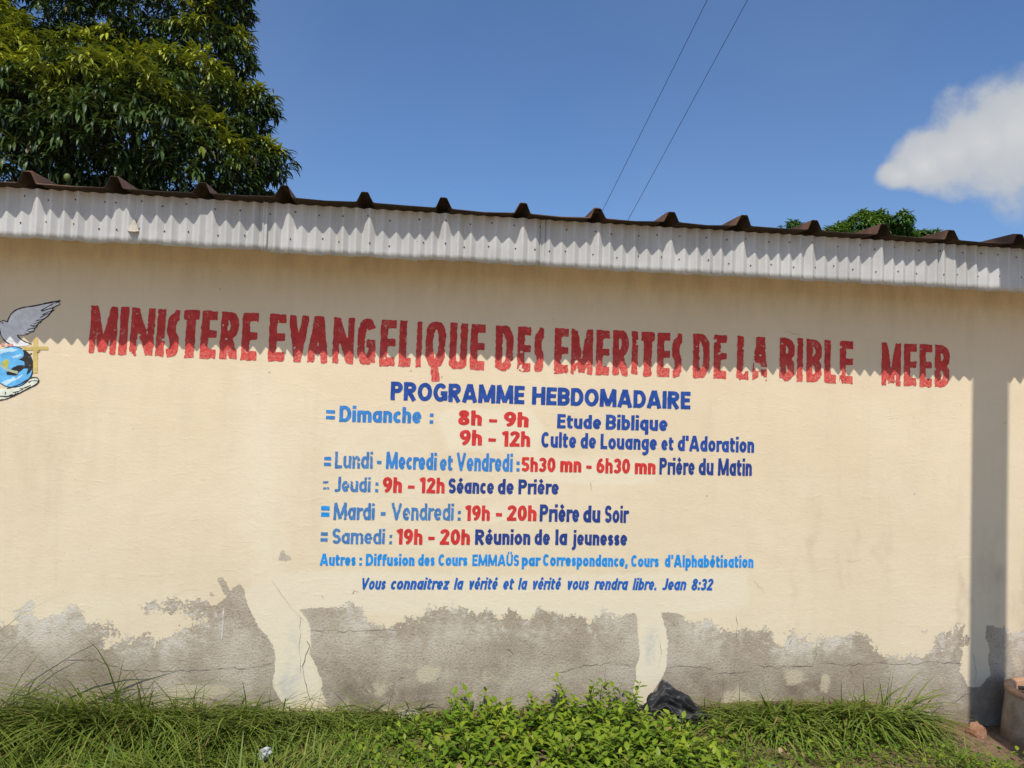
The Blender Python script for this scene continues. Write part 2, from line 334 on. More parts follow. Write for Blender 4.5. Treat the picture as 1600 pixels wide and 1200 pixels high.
# ------------------------------------------------------------------ lettering
# every stroke is a polyline with butt ends; strokes unite in a distance field that is traced to a mesh
def seg(*p): return [(p[i], p[i+1]) for i in range(0, len(p), 2)]
def arc(cx, cy, rx, ry, a0, a1, n=14):
    return [(cx+rx*math.cos(math.radians(a0+(a1-a0)*i/n)), cy+ry*math.sin(math.radians(a0+(a1-a0)*i/n))) for i in range(n+1)]
def glyph(ch, t, w=None, X=.70, H=1.0):
    """returns (width, [strokes]); t = stroke, w = wanted width for capitals"""
    h = t/2; S = []; D = -.27
    def W(d): return d if w is None else w
    bowl = .54
    if ch == 'A':
        k = W(.80); S = [seg(h*.95, 0, k/2-t*.12, H), seg(k-h*.95, 0, k/2+t*.12, H), seg(k*.25, H*.27, k*.75, H*.27), seg(k/2-h*1.15, H-h*.9, k/2+h*1.15, H-h*.9)]
    elif ch == 'B':
        k = W(.64); r = k-h; S = [seg(h, 0, h, H), seg(0, H-h, r-.2, H-h)+arc(r-.22, H*.75-h*.5, .22-.0, H*.25-h*.5, 90, -90)[1:]+[(h, H*.5)], seg(h, H*.5, r-.2, H*.5)+arc(r-.2, H*.25+h*.5, .20, H*.25-h*.5, 90, -90)[1:]+[(0, h)]]
    elif ch == 'C':
        k = W(.62); S = [arc(k*.52, H/2, k*.52-h, H/2-h, 48, 312, 20)]
    elif ch == 'D':
        k = W(.68); r = min(k*.55, .42); S = [seg(h, 0, h, H), seg(0, H-h, k-r, H-h)+arc(k-r-0, H/2, r-h, H/2-h, 90, -90, 18)[1:]+[(0, h)]]
    elif ch == 'E':
        k = W(.54); S = [seg(h, 0, h, H), seg(0, H-h, k, H-h), seg(0, h, k, h), seg(0, H*.51, k*.94, H*.51)]
    elif ch == 'G':
        k = W(.74); S = [arc(k*.5, H/2, k*.5-h, H/2-h, 42, 330, 22), seg(k-h, H*.06, k-h, H*.52), seg(k*.52, H*.46, k, H*.46)]
    elif ch == 'H':
        k = W(.70); S = [seg(h, 0, h, H), seg(k-h, 0, k-h, H), seg(0, H*.52, k, H*.52)]
    elif ch == 'I':
        k = W(t); S = [seg(k/2, 0, k/2, H)]
    elif ch == 'J':
        k = W(.42); S = [seg(k-h, H, k-h, .22)+arc(k-h-.17, .20, .17, .20-h, 0, -120)[1:]]
    elif ch == 'L':
        k = W(.50); S = [seg(h, 0, h, H), seg(0, h, k, h)]
    elif ch == 'M':
        k = W(.90); S = [seg(h*.9, 0, h*1.15, H), seg(k-h*.9, 0, k-h*1.15, H), seg(h*1.15, H, k/2, .06), seg(k-h*1.15, H, k/2, .06)]
    elif ch == 'N':
        k = W(.70); S = [seg(h, 0, h, H), seg(k-h, 0, k-h, H), seg(h*1.1, H*.99, k-h*1.1, .01)]
    elif ch == 'O':
        k = W(.76); S = [arc(k/2, H/2, k/2-h, H/2-h, 0, 360, 26)]
    elif ch == 'Q':
        k = W(.70); S = [arc(k/2, H/2+.02, k/2-h, H/2-h, 0, 360, 26), seg(k*.5, .02, k*.56, -.26)]
    elif ch == 'P':
        k = W(.62); S = [seg(h, 0, h, H), seg(0, H-h, k-.26, H-h)+arc(k-.28, H*.70, .28-h, .30-h, 90, -90)[1:]+[(h, H*.4+h)]]
    elif ch == 'R':
        k = W(.66); r = min(.28, k*.5); S = [seg(h, 0, h, H), seg(0, H-h, k-r, H-h)+arc(k-r-.02, H*.71, r-h, .29-h, 90, -90)[1:]+[(h, H*.42+h)], seg(k*.42, H*.46, k-h*.9, 0)]
    elif ch == 'S':
        k = W(.56); ry = (H-t)/4; S = [arc(k/2, H/2+ry, k/2-h, ry, 28, 270, 16)+arc(k/2, H/2-ry, k/2-h, ry, 90, -152, 16)[1:]]
    elif ch == 'T':
        k = W(.60); S = [seg(0, H-h*1.1, k, H-h*1.1), seg(k/2, 0, k/2, H)]
    elif ch in 'UÜ':
        k = W(.66); S = [seg(h, H, h, k/2)+arc(k/2, k/2, k/2-h, k/2-h, 180, 360)[1:]+[(k-h, H)]]
        if ch == 'Ü': S += [seg(k*.30-h*.8, H+.16, k*.30+h*.8, H+.16), seg(k*.70-h*.8, H+.16, k*.70+h*.8, H+.16)]
    elif ch == 'V':
        k = W(.74); S = [seg(h*.95, H, k/2, .05), seg(k-h*.95, H, k/2, .05), seg(k/2, 0, k/2, .22)]
    elif ch in 'adbpqg':
        k = bowl; S = [arc(k/2, X/2, k/2-h*.95, X/2-h, 0, 360, 22)]
        if ch == 'a': S.append(seg(k-h, 0, k-h, X))
        if ch == 'd': S.append(seg(k-h, 0, k-h, H))
        if ch == 'b': S.append(seg(h, 0, h, H))
        if ch == 'p': S.append(seg(h, D, h, X))
        if ch == 'q': S.append(seg(k-h, D, k-h, X))
        if ch == 'g': S.append(seg(k-h, X, k-h, -.04)+arc(k/2-.02, -.04, k/2-h+.02, .22, 0, -125)[1:])
    elif ch == 'c':
        k = .46; S = [arc(k*.56, X/2, k*.56-h, X/2-h, 50, 310, 18)]
    elif ch in 'eéè':
        k = .53; S = [arc(k/2, X/2, k/2-h, X/2-h, 0, 318, 20), (seg(h, X*.47, k-h*.3, X*.47), .13)]
        if ch == 'é': S.append(seg(k*.40, X+.08, k*.70, X+.26))
        if ch == 'è': S.append(seg(k*.62, X+.08, k*.32, X+.26))
    elif ch == 'f':
        k = .38; S = [seg(.15, 0, .15, .74)+arc(.15+.14, .76, .14, H-.76-h, 180, 70)[1:], seg(0, X-h*.9, k, X-h*.9)]
    elif ch in 'nhm':
        k = .52; r = k/2-h
        S = [seg(h, 0, h, H if ch == 'h' else X)]
        S.append(arc(k/2, X-h-r*.95, r, r*.95, 175, 0, 12)+[(k-h, 0)])
        if ch == 'm':
            o = k-t; S.append(arc(o+k/2, X-h-r*.95, r, r*.95, 175, 0, 12)+[(o+k-h, 0)]); k = o+k
    elif ch == 'i':
        k = t; S = [seg(h, 0, h, X), seg(h, X+.11, h, X+.11+t*.85)]
    elif ch == 'j':
        k = .30; S = [seg(k-h, X, k-h, -.06)+arc(k-h-.13, -.06, .13, .16, 0, -100, 8)[1:], seg(k-h, X+.11, k-h, X+.11+t*.85)]
    elif ch == 'l':
        k = t; S = [seg(h, 0, h, H)]
    elif ch == 'o':
        k = .56; S = [arc(k/2, X/2, k/2-h, X/2-h, 0, 360, 22)]
    elif ch == 'r':
        k = .36; S = [seg(h, 0, h, X), arc(k-.03, X-h-.15, k-.03-h, .15, 175, 72, 8)]
    elif ch == 's':
        k = .42; ry = (X-t)/4; S = [arc(k/2, X/2+ry, k/2-h, ry, 25, 270, 12)+arc(k/2, X/2-ry, k/2-h, ry, 90, -155, 12)[1:]]
    elif ch == 't':
        k = .40; S = [seg(.15, .92, .15, .16)+arc(.15+.13, .17, .13, .17-h, 180, 285, 8)[1:], seg(0, X-h*.9, k, X-h*.9)]
    elif ch == 'u':
        k = .54; r = k/2-h; S = [seg(k-h, 0, k-h, X), [(h, X)]+arc(k/2, h+r*.95, r, r*.95, 180, 355, 12)]
    elif ch == 'v':
        k = .52; S = [seg(h*.95, X, k/2, .04), seg(k-h*.95, X, k/2, .04), seg(k/2, 0, k/2, .12)]
    elif ch == 'z':
        k = .46; S = [seg(0, X-h, k, X-h), seg(0, h, k, h), seg(k-h, X-h, h, h)]
    elif ch == '0':
        k = .56; S = [arc(k/2, H/2, k/2-h, H/2-h, 0, 360, 24)]
    elif ch == '1':
        k = .34; S = [seg(k-h, 0, k-h, H), seg(0, H*.80, k-h, H*.93)]
    elif ch == '2':
        k = .56; r = k/2-h; S = [arc(k/2, H-h-r*.95, r, r*.95, 165, -38, 14)+[(h*1.2, h)], seg(0, h, k, h)]
    elif ch == '3':
        k = .52; ry = (H-t)/4; S = [arc(k/2-.02, H/2+ry, k/2-h+.02, ry, 150, -90, 14), arc(k/2-.02, H/2-ry, k/2-h+.02, ry, 90, -150, 14)]
    elif ch == '5':
        k = .52; S = [seg(k*.14, H-h, k*.96, H-h), seg(k*.22, H, k*.18, H*.50), arc(k/2-.03, .32, k/2-h+.03, .32-h, 125, -145, 16)]
    elif ch in '69':
        k = .56; r = k/2-h; S = [arc(k/2, .33, r, .33-h, 0, 360, 22), arc(k/2+.12, .36, r+.12, H-.36-h, 180, 98, 12)]
        if ch == '9': S = [[(k-a, H-b) for a, b in s_] for s_ in S]
    elif ch == '8':
        k = .56; S = [arc(k/2, .28, k/2-h, .28-h, 0, 360, 20), arc(k/2, .75, k/2-h-.03, .25-h, 0, 360, 20)]
    elif ch == '=':
        k = .50; S = [seg(0, .62, k, .62), seg(0, .24, k, .24)]
    elif ch == '-':
        k = .40; S = [seg(0, .36, k, .36)]
    elif ch == ':':
        k = t*1.1; S = [seg(k/2, .02, k/2, .02+t*1.1), seg(k/2, .50, k/2, .50+t*1.1)]
    elif ch == '.':
        k = t; S = [seg(h, 0, h, t)]
    elif ch == ',':
        k = t*1.1; S = [seg(h*1.2, t, h*.5, -t*.7)]
    elif ch == "'":
        k = t*.9; S = [seg(h, H*.68, h, H)]
    else: k = .3
    return k, S

def stroke_field(strokes, t, x0, y0, nx, ny, cell):
    """distance field (positive inside), in units of the strokes; strokes may carry own widths as (pts, t)"""
    Fd = np.full((ny, nx), -9.0)
    def win(ax, ay, bx, by, pad):
        i0 = max(0, int((min(ax, bx)-pad-x0)/cell)); i1 = min(nx, int((max(ax, bx)+pad-x0)/cell)+2)
        j0 = max(0, int((min(ay, by)-pad-y0)/cell)); j1 = min(ny, int((max(ay, by)+pad-y0)/cell)+2)
        return i0, i1, j0, j1
    for st in strokes:
        pts, tt = st if isinstance(st, tuple) else (st, t)
        r = tt/2; pad = r+4*cell
        for k in range(len(pts)-1):
            (ax, ay), (bx, by) = pts[k], pts[k+1]
            L = math.hypot(bx-ax, by-ay)
            if L < 1e-6: continue
            i0, i1, j0, j1 = win(ax, ay, bx, by, pad)
            if i1 <= i0 or j1 <= j0: continue
            X, Y = np.meshgrid(x0+cell*np.arange(i0, i1), y0+cell*np.arange(j0, j1))
            ux, uy = (bx-ax)/L, (by-ay)/L
            lx = np.abs((X-ax)*ux+(Y-ay)*uy-L/2)-L/2; ly = np.abs(-(X-ax)*uy+(Y-ay)*ux)-r
            d = -(np.minimum(np.maximum(lx, ly), 0)+np.hypot(np.maximum(lx, 0), np.maximum(ly, 0)))
            if k > 0: d = np.maximum(d, r-np.hypot(X-ax, Y-ay))
            Fd[j0:j1, i0:i1] = np.maximum(Fd[j0:j1, i0:i1], d)
    return Fd
def poly_field(P, x0, y0, nx, ny, cell):
    X, Y = np.meshgrid(x0+cell*np.arange(nx), y0+cell*np.arange(ny))
    return poly_sd(P, X, Y)
def poly_sd(P, X, Y):
    d = np.full(X.shape, 1e9); ins = np.zeros(X.shape, bool); n = len(P)
    for i in range(n):
        ax, ay = P[i]; bx, by = P[(i+1) % n]
        ex, ey = bx-ax, by-ay; q = ex*ex+ey*ey
        if q < 1e-12: continue
        tt = np.clip(((X-ax)*ex+(Y-ay)*ey)/q, 0, 1)
        d = np.minimum(d, (X-ax-ex*tt)**2+(Y-ay-ey*tt)**2)
        c = ((ay > Y) != (by > Y))
        if by != ay: ins ^= c & (X < ax+ex*(Y-ay)/(by-ay))
    return np.where(ins, 1, -1)*np.sqrt(d)
def trace(Fd, x0, y0, cell):
    """filled polygons of the field's positive region"""
    V = []; P = []
    ny, nx = Fd.shape
    ins = Fd > 0
    cnt = ins[:-1, :-1].astype(int)+ins[1:, :-1]+ins[:-1, 1:]+ins[1:, 1:]
    full = cnt == 4
    for j in range(ny-1):
        row = full[j]
        i = 0
        if row.any():
            edges = np.flatnonzero(np.diff(np.concatenate(([0], row.astype(np.int8), [0]))))
            for a, b in zip(edges[::2], edges[1::2]):
                k = len(V); ya = y0+cell*j; yb = ya+cell
                V += [(x0+cell*a, ya), (x0+cell*b, ya), (x0+cell*b, yb), (x0+cell*a, yb)]
                P.append((k, k+1, k+2, k+3))
        for i in np.flatnonzero((cnt[j] > 0) & (cnt[j] < 4)):
            cs = ((i, j), (i+1, j), (i+1, j+1), (i, j+1)); k = len(V)
            for q in range(4):
                a = cs[q]; b = cs[(q+1) % 4]; fa = Fd[a[1], a[0]]; fb = Fd[b[1], b[0]]
                if fa > 0: V.append((x0+cell*a[0], y0+cell*a[1]))
                if (fa > 0) != (fb > 0):
                    s = fa/(fa-fb); s = min(max(s, 0.0), 1.0)
                    V.append((x0+cell*(a[0]+(b[0]-a[0])*s), y0+cell*(a[1]+(b[1]-a[1])*s)))
            if len(V)-k >= 3: P.append(tuple(range(k, len(V))))
            else: del V[k:]
    return V, P

class Paint:
    """collects painted shapes of several colours on the facade, then links ONE mesh"""
    def __init__(s): s.v = []; s.f = []; s.mi = []; s.mats = []
    def add(s, V, P, mat, lift):
        """V: facade coordinates (x, z)"""
        if mat not in s.mats: s.mats.append(mat)
        m = s.mats.index(mat); o = len(s.v)
        s.v += [(x, -lift, z) for x, z in V]
        s.f += [tuple(o+i for i in p) for p in P]; s.mi += [m]*len(P)
    def link(s, name, parent): return mesh(name, s.v, s.f, s.mats, parent, midx=s.mi)

def token(paint, text, x0, x1, y0, y1, cap, mat, t=.19, shear=0.0, wear=0.0, seed=0, lift=.0016, gap=.07, X=.73, ts=None, cells=30):
    """one painted word: baseline from photograph pixel (x0,y0) to (x1,y1), capitals `cap` pixels high"""
    pen = 0.0; strokes = []
    for ch in text:
        if ch == ' ': pen += .26; continue
        k, S = glyph(ch, t, X=X)
        strokes += [([(a+pen, b) for a, b in (st[0] if isinstance(st, tuple) else st)], st[1] if isinstance(st, tuple) else t) for st in S]
        pen += k+gap
    width = max(pen-gap, 1e-3)
    if shear: strokes = [([(a+shear*b, b) for a, b in st], q) for st, q in strokes]
    full = width+(shear*.9 if shear else 0)
    cell = 1.0/cells; px0, py0 = -.15, -.45
    nx = int((full+.4)/cell); ny = int(1.85/cell)
    Fd = stroke_field(strokes, t, px0, py0, nx, ny, cell)
    gx, gy = np.meshgrid(px0+cell*np.arange(nx), py0+cell*np.arange(ny))
    Fd = Fd+.004+(fbm(gx*7+seed*3.7, gy*7, seed, 3)-.5)*(.030+.05*wear)
    if wear: Fd = Fd-np.maximum(0, fbm(gx*9+seed, gy*5, seed+5, 3)-(.80-.28*wear))*.9
    V, P = trace(Fd, px0, py0, cell)
    V = np.array(V)
    (ax, bx), (az, bz) = wall_at(np.array([x0, x1]), np.array([y0, y1]))
    xm = (x0+x1)/2; ym = (y0+y1)/2
    _, (z0, z1) = wall_at(np.array([xm, xm]), np.array([ym, ym-cap]))
    sx = (bx-ax)/full; H = z1-z0
    W = [(ax+a*sx, az+(bz-az)*(a/full)+b*H) for a, b in V]
    paint.add(W, P, mat, lift)

TITLE_TOP = ((140, 477), (430, 490.5), (590, 499), (676, 502.5), (790, 509), (900, 514), (1000, 518), (1095, 522), (1225, 527.5), (1330, 533), (1484, 539.5))
TITLE_BOT = ((140, 552.5), (300, 559), (430, 564.5), (560, 569.5), (676, 575.5), (790, 580), (900, 584.5), (1000, 587.5), (1095, 591), (1230, 596), (1330, 600), (1484, 606))
TITLE = [('M', 136.4, 182, .0), ('I', 182.8, 198.5, .0), ('N', 200, 240, .45), ('I', 241, 256.5, .2), ('S', 256.5, 278.6, .1), ('T', 281.5, 309, 0), ('E', 310, 338, .1), ('R', 340.5, 371.6, .35), ('E', 374, 402, 0),
 ('E', 417, 445.5, 0), ('V', 448, 480.5, 0), ('A', 478.5, 512.5, 0), ('N', 517, 553, .1), ('G', 555.5, 587, .25), ('E', 591, 618, .1), ('L', 620.5, 642.5, .3), ('I', 648, 658.5, .3), ('Q', 662, 696, .3), ('U', 699.5, 730, 0), ('E', 732, 757.5, 0),
 ('D', 771.7, 802.5, .85), ('E', 806, 830, .35), ('S', 832.7, 849.5, .3), ('E', 863.7, 889, .45), ('M', 890, 926.8, .35), ('E', 929, 953, .35), ('R', 955, 983, .3), ('I', 985, 997, .45), ('T', 999.5, 1023, .25), ('E', 1024.6, 1047.5, .3), ('S', 1048, 1066, .25),
 ('D', 1080.6, 1109.5, .6), ('E', 1113, 1136, .35), ('L', 1149.4, 1171, .4), ('A', 1174, 1200, .65), ('B', 1216, 1242, .45), ('I', 1243.7, 1255, .3), ('B', 1258, 1284.7, .25), ('L', 1286, 1307.5, .25), ('E', 1310, 1333.6, .25),
 ('M', 1375.5, 1408.5, .4), ('E', 1410.6, 1433, .25), ('E', 1435, 1457, .25), ('B', 1459, 1484.4, .15)]
def title(paint):
    tx, ty = zip(*TITLE_TOP); bx_, by_ = zip(*TITLE_BOT)
    for n, (ch, x0, x1, wear) in enumerate(TITLE):
        if ch != 'I': x0, x1 = x0+.5, x1-.7
        else: x0, x1 = x0+.2, x1-.4
        xm = (x0+x1)/2; yt = float(np.interp(xm, tx, ty)); yb = float(np.interp(xm, bx_, by_))
        (X0, X1), _ = wall_at(np.array([x0, x1]), np.array([yb, yb])); _, (zb, zt) = wall_at(np.array([xm, xm]), np.array([yb, yt]))
        H = zt-zb; w = (X1-X0)/H
        t = .150 if ch != 'I' else w*.86
        if ch == 'M': t = .125
        if ch in 'AVN': t = .135
        k, S = glyph(ch, t, w)
        if ch == 'S':   # a painter's S: a flat slanted ribbon
            S = [([(w*.93, .97), (w*.80, .86), (w*.52, .80), (w*.33, .66), (w*.40, .50), (w*.63, .38), (w*.70, .22), (w*.50, .11), (w*.10, .07)], .215)]
            S = [(S[0][0][:], .165)]
        if ch == 'E': S = [(S[0], .165), ([(0, .915), (w, .905)], .165), ([(0, .095), (w, .09)], .185), ([(0, .50), (w*.93, .515)], .135)]
        if ch in 'TL': S = [([(0, .90), (w, .905)], .19), (S[1], .165)] if ch == 'T' else [(S[0], .16), ([(0, .09), (w, .095)], .18)]
        cell = 1/46; px0, py0 = -.18, -.42; nx = int((w+.4)/cell); ny = int(1.65/cell)
        Fd = stroke_field(S, t, px0, py0, nx, ny, cell)
        gx, gy = np.meshgrid(px0+cell*np.arange(nx), py0+cell*np.arange(ny))
        low = np.clip(1.05-gy*1.6, 0.15, 1)
        Fd = Fd+.006+(fbm(gx*9+n*5.1, gy*11, n, 3)-.5)*(.028+.065*wear*low)
        Fd = Fd+(fbm(gx*26+n*2.1, gy*26, n+9, 2)-.5)*(.016+.026*wear)
        bx = np.minimum(np.minimum(gx-.012, w-.012-gx), 1.0-gy)+(fbm(gx*14+n*4.1, gy*14, n+3, 2)-.5)*.03
        Fd = np.minimum(Fd+.005, bx)
        if ch != 'Q': Fd = np.minimum(Fd, gy+(fbm(gx*12+n, gy*12, n+5, 3)-.5)*.06*(1+wear))
        hole = np.maximum(0, fbm(gx*7+n*3.3, gy*7, n+31, 3)-(.82-.30*wear*low))*1.3
        V, P = trace(Fd-hole, px0, py0, cell)
        lean = .022 if n < 9 else .012 if n < 20 else -.002
        paint.add([(X0+a*H+(b*lean)*H, zb+b*H) for a, b in V], P, M_RED, .0016)

# rows of the weekly timetable, word by word: (word, x0, x1, base y0, base y1, cap height, colour, extra)
HEAD = [('PROGRAMME', 610, 819, 625, 631.5, 28.5, M_NAVY, {}), ('HEBDOMADAIRE', 831, 1078.4, 632, 639.5, 27.5, M_NAVY, {})]
ROWS = [
 [('=', 509, 523, 658, 658.4, 24, M_SKYB, {}), ('Dimanche', 530, 658, 659, 661.5, 25, M_SKYB, {}), (':', 671, 677, 662, 662.3, 22, M_SKYB, {}),
  ('8h', 715.6, 752.4, 664, 665, 23.5, M_RED2, {}), ('-', 764, 776.4, 665.5, 666, 23, M_RED2, {}), ('9h', 787, 825.6, 666.5, 667.5, 23.5, M_RED2, {}),
  ('Etude', 870.3, 938.8, 669, 670.6, 22, M_NAVY, {}), ('Biblique', 946.3, 1042.5, 671, 673.4, 23.2, M_NAVY, {})],
 [('9h', 718, 752.7, 695.4, 696, 24, M_RED2, {}), ('-', 763, 774.5, 695.5, 696, 23, M_RED2, {}), ('12h', 784.5, 828, 697.4, 698, 24, M_RED2, {}),
  ('Culte', 845.4, 900, 698.8, 700, 24, M_NAVY, {}), ('de', 907, 931, 700.4, 701, 24, M_NAVY, {}), ('Louange', 938, 1026, 701.5, 703.2, 23.6, M_NAVY, {}), ('et', 1033, 1052, 703.4, 703.8, 22, M_NAVY, {}), ("d'Adoration", 1058.7, 1178, 704.4, 707.3, 23.8, M_NAVY, {})],
 [('=', 506, 517, 731, 731.4, 24, M_SKYB, dict(wear=.3)), ('Lundi', 523, 582, 731.5, 732.2, 26.5, M_PALEB, dict(t=.17, wear=.25)), ('-', 588.5, 596, 731, 731.4, 24, M_PALEB, dict(wear=.3)), ('Mecredi', 603, 682, 732.7, 734.4, 26.6, M_SKYB, dict(t=.2)),
  ('et', 687, 707, 735, 735.4, 25, M_SKYB, dict(t=.2)), ('Vendredi', 712.8, 800.6, 735.5, 737, 28, M_SKYB, dict(t=.19)), (':', 806.6, 811.8, 737, 737.2, 22, M_SKYB, {}),
  ('5h30', 815, 867.5, 736.6, 737.6, 22.5, M_RED2, {}), ('mn', 875, 908, 737.4, 738, 23.5, M_RED2, dict(t=.21)), ('-', 915.7, 924, 738, 738.4, 23, M_RED2, {}), ('6h30', 931.6, 984, 739, 740, 23.3, M_RED2, {}), ('mn', 991.5, 1024, 740.4, 741, 23.5, M_RED2, dict(t=.21)),
  ('Prière', 1030, 1085, 741.2, 742, 26, M_NAVY2, dict(t=.2)), ('du', 1091.5, 1114.5, 742, 742.4, 26, M_NAVY2, dict(t=.2)), ('Matin', 1121.6, 1174.4, 742.8, 743.5, 26.4, M_NAVY2, dict(t=.2))],
 [('=', 504.5, 514, 768.4, 768.8, 24, M_PALEB, dict(wear=.9, t=.14)), ('Jeudi', 522.8, 578.6, 768.4, 769, 23.6, M_PALEB, dict(t=.175, wear=.45)), (':', 586, 591, 769, 769.2, 21, M_PALEB, dict(wear=.2)),
  ('9h', 597.6, 627.7, 769.6, 770, 24.4, M_RED2, {}), ('-', 637, 647.5, 769, 769.3, 23, M_RED2, {}), ('12h', 655.8, 694.5, 770.2, 770.8, 24.4, M_RED2, {}),
  ('Séance', 700.4, 771.4, 770.8, 771.6, 23.6, M_NAVY2, dict(t=.2)), ('de', 777.6, 802.5, 771.8, 772.2, 23.6, M_NAVY2, dict(t=.2)), ('Prière', 809.7, 872.7, 772, 772.6, 23, M_NAVY2, dict(t=.2))],
 [('=', 501.4, 514.4, 810, 810.2, 26, M_AZUR, dict(t=.24)), ('Mardi', 521, 585, 812, 812.6, 26.6, M_PALEB, dict(t=.18, wear=.35)), ('-', 594.5, 602, 812, 812.3, 26, M_PALEB, dict(wear=.2)), ('Vendredi', 611, 708.5, 812.6, 813.4, 26.8, M_PALEB, dict(t=.17, wear=.4)), (':', 714.7, 720, 813.4, 813.6, 21, M_PALEB, dict(wear=.2)),
  ('19h', 727, 765, 813.6, 813.8, 24.2, M_RED2, {}), ('-', 774.5, 784, 812.6, 812.8, 24, M_RED2, {}), ('20h', 792, 838, 813.6, 814, 24.2, M_RED2, {}),
  ('Prière', 843, 904.8, 814.8, 815.6, 26.6, M_NAVY2, dict(t=.2)), ('du', 911, 937.6, 816, 816.4, 26, M_NAVY2, dict(t=.2)), ('Soir', 944.7, 980.8, 816.4, 817, 26.6, M_NAVY2, dict(t=.19))],
 [('=', 500.7, 511.6, 849, 849.2, 24, M_PALEB, {}), ('Samedi', 519, 601, 849.6, 850.2, 24, M_PALEB, dict(t=.17, wear=.3)), (':', 608, 612.5, 850.2, 850.4, 20, M_PALEB, dict(wear=.5)),
  ('19h', 620, 659.8, 850.6, 851, 24.4, M_RED2, {}), ('-', 668.8, 678.8, 849.6, 849.8, 24, M_RED2, {}), ('20h', 687, 734, 851, 851.2, 24.4, M_RED2, {}),
  ('Réunion', 742, 828.4, 850.8, 851.2, 23.6, M_NAVY2, dict(t=.2)), ('de', 835, 859, 851.2, 851.4, 24.2, M_NAVY2, dict(t=.2)), ('la', 867.5, 885.8, 851.4, 851.6, 24.4, M_NAVY2, dict(t=.2)), ('jeunesse', 894, 979.6, 851.6, 852.4, 23, M_NAVY2, dict(t=.2))],
 [('Autres', 499.5, 555.5, 883.6, 883.8, 18.4, M_AZUR, dict(t=.21)), (':', 561, 565.5, 883.7, 883.8, 17, M_AZUR, {}), ('Diffusion', 571.4, 647.4, 883.7, 884, 18.2, M_AZUR, dict(t=.21)), ('des', 653, 679, 884, 884, 18.2, M_AZUR, dict(t=.21)), ('Cours', 684.7, 730, 883.8, 884, 18, M_AZUR, dict(t=.21)),
  ('EMMAÜS', 737.7, 810.8, 884, 884.2, 17.6, M_AZUR, dict(t=.19)), ('par', 815, 843, 884.2, 884.4, 18.2, M_AZUR, dict(t=.21)), ('Correspondance,', 848, 980.8, 884, 885.4, 18.4, M_AZUR, dict(t=.21)), ('Cours', 985.8, 1029, 885.4, 885.8, 18.2, M_AZUR, dict(t=.21)), ("d'Alphabétisation", 1038.5, 1177, 885.8, 887.2, 19, M_AZUR, dict(t=.21))],
 [(a, b, c, d, e, 18.2, M_ROYAL, dict(t=.195, shear=.20, X=.75)) for a, b, c, d, e in (('Vous', 562.4, 604, 921, 921), ('connaitrez', 609.4, 702.8, 921, 921), ('la', 708.7, 724.6, 921, 921), ('vérité', 731, 778.8, 921, 921), ('et', 785, 803.7, 921, 921), ('la', 809, 824.4, 921, 921), ('vérité', 830.3, 877.5, 921, 921.2), ('vous', 884.6, 921.4, 921.2, 921.4), ('rendra', 928, 982, 921.4, 921.6), ('libre.', 988, 1027.8, 921.6, 921.8), ('Jean', 1034.5, 1073.4, 921.8, 922), ('8:32', 1079.4, 1115, 922.2, 922.4))],
]

def emblem_shape(paint, P, mat, lift, rough=.6, seed=0):
    """closed outline in the close-up's pixels -> painted patch"""
    P = [(a/5.455, 440+b/5.455) for a, b in P]
    X, Z = wall_at(np.array([p[0] for p in P]), np.array([p[1] for p in P])); Q = list(zip(X, Z))
    cell = .0025; x0 = X.min()-.02; z0 = Z.min()-.02; nx = int((X.max()-x0+.02)/cell)+2; ny = int((Z.max()-z0+.02)/cell)+2
    Fd = poly_field(Q, x0, z0, nx, ny, cell)
    gx, gy = np.meshgrid(x0+cell*np.arange(nx), z0+cell*np.arange(ny))
    Fd = Fd+(fbm(gx*60+seed, gy*60, seed, 3)-.5)*.006*rough
    V, F = trace(Fd, x0, z0, cell); paint.add(V, F, mat, .0014+(lift-.0016)*.35)
def emblem_line(paint, P, mat, lift, px=1.6, seed=0):
    Q = [(a/5.455, 440+b/5.455) for a, b in P]
    # round the corners of the brush line
    for _ in range(2):
        if len(Q) > 2:
            N = [Q[0]]
            for a, b in zip(Q[:-1], Q[1:]): N += [(a[0]*.75+b[0]*.25, a[1]*.75+b[1]*.25), (a[0]*.25+b[0]*.75, a[1]*.25+b[1]*.75)]
            Q = N+[Q[-1]]
    X, Z = wall_at(np.array([p[0] for p in Q]), np.array([p[1] for p in Q]))
    cell = .0018; x0 = X.min()-.02; z0 = Z.min()-.02; nx = int((X.max()-x0+.02)/cell)+2; ny = int((Z.max()-z0+.02)/cell)+2
    t = px*.00342
    Fd = stroke_field([list(zip(X, Z))], t, x0, z0, nx, ny, cell)
    gx, gy = np.meshgrid(x0+cell*np.arange(nx), z0+cell*np.arange(ny))
    Fd = Fd+(fbm(gx*70+seed, gy*70, seed, 2)-.5)*.0030
    V, F = trace(Fd, x0, z0, cell); paint.add(V, F, mat, .0014+(lift-.0016)*.35)
def ell(cx, cy, rx, ry, a0=0, a1=360, n=40): return [(cx+rx*math.cos(math.radians(a0+(a1-a0)*i/n)), cy-ry*math.sin(math.radians(a0+(a1-a0)*i/n))) for i in range(n+(0 if a1-a0 == 360 else 1))]
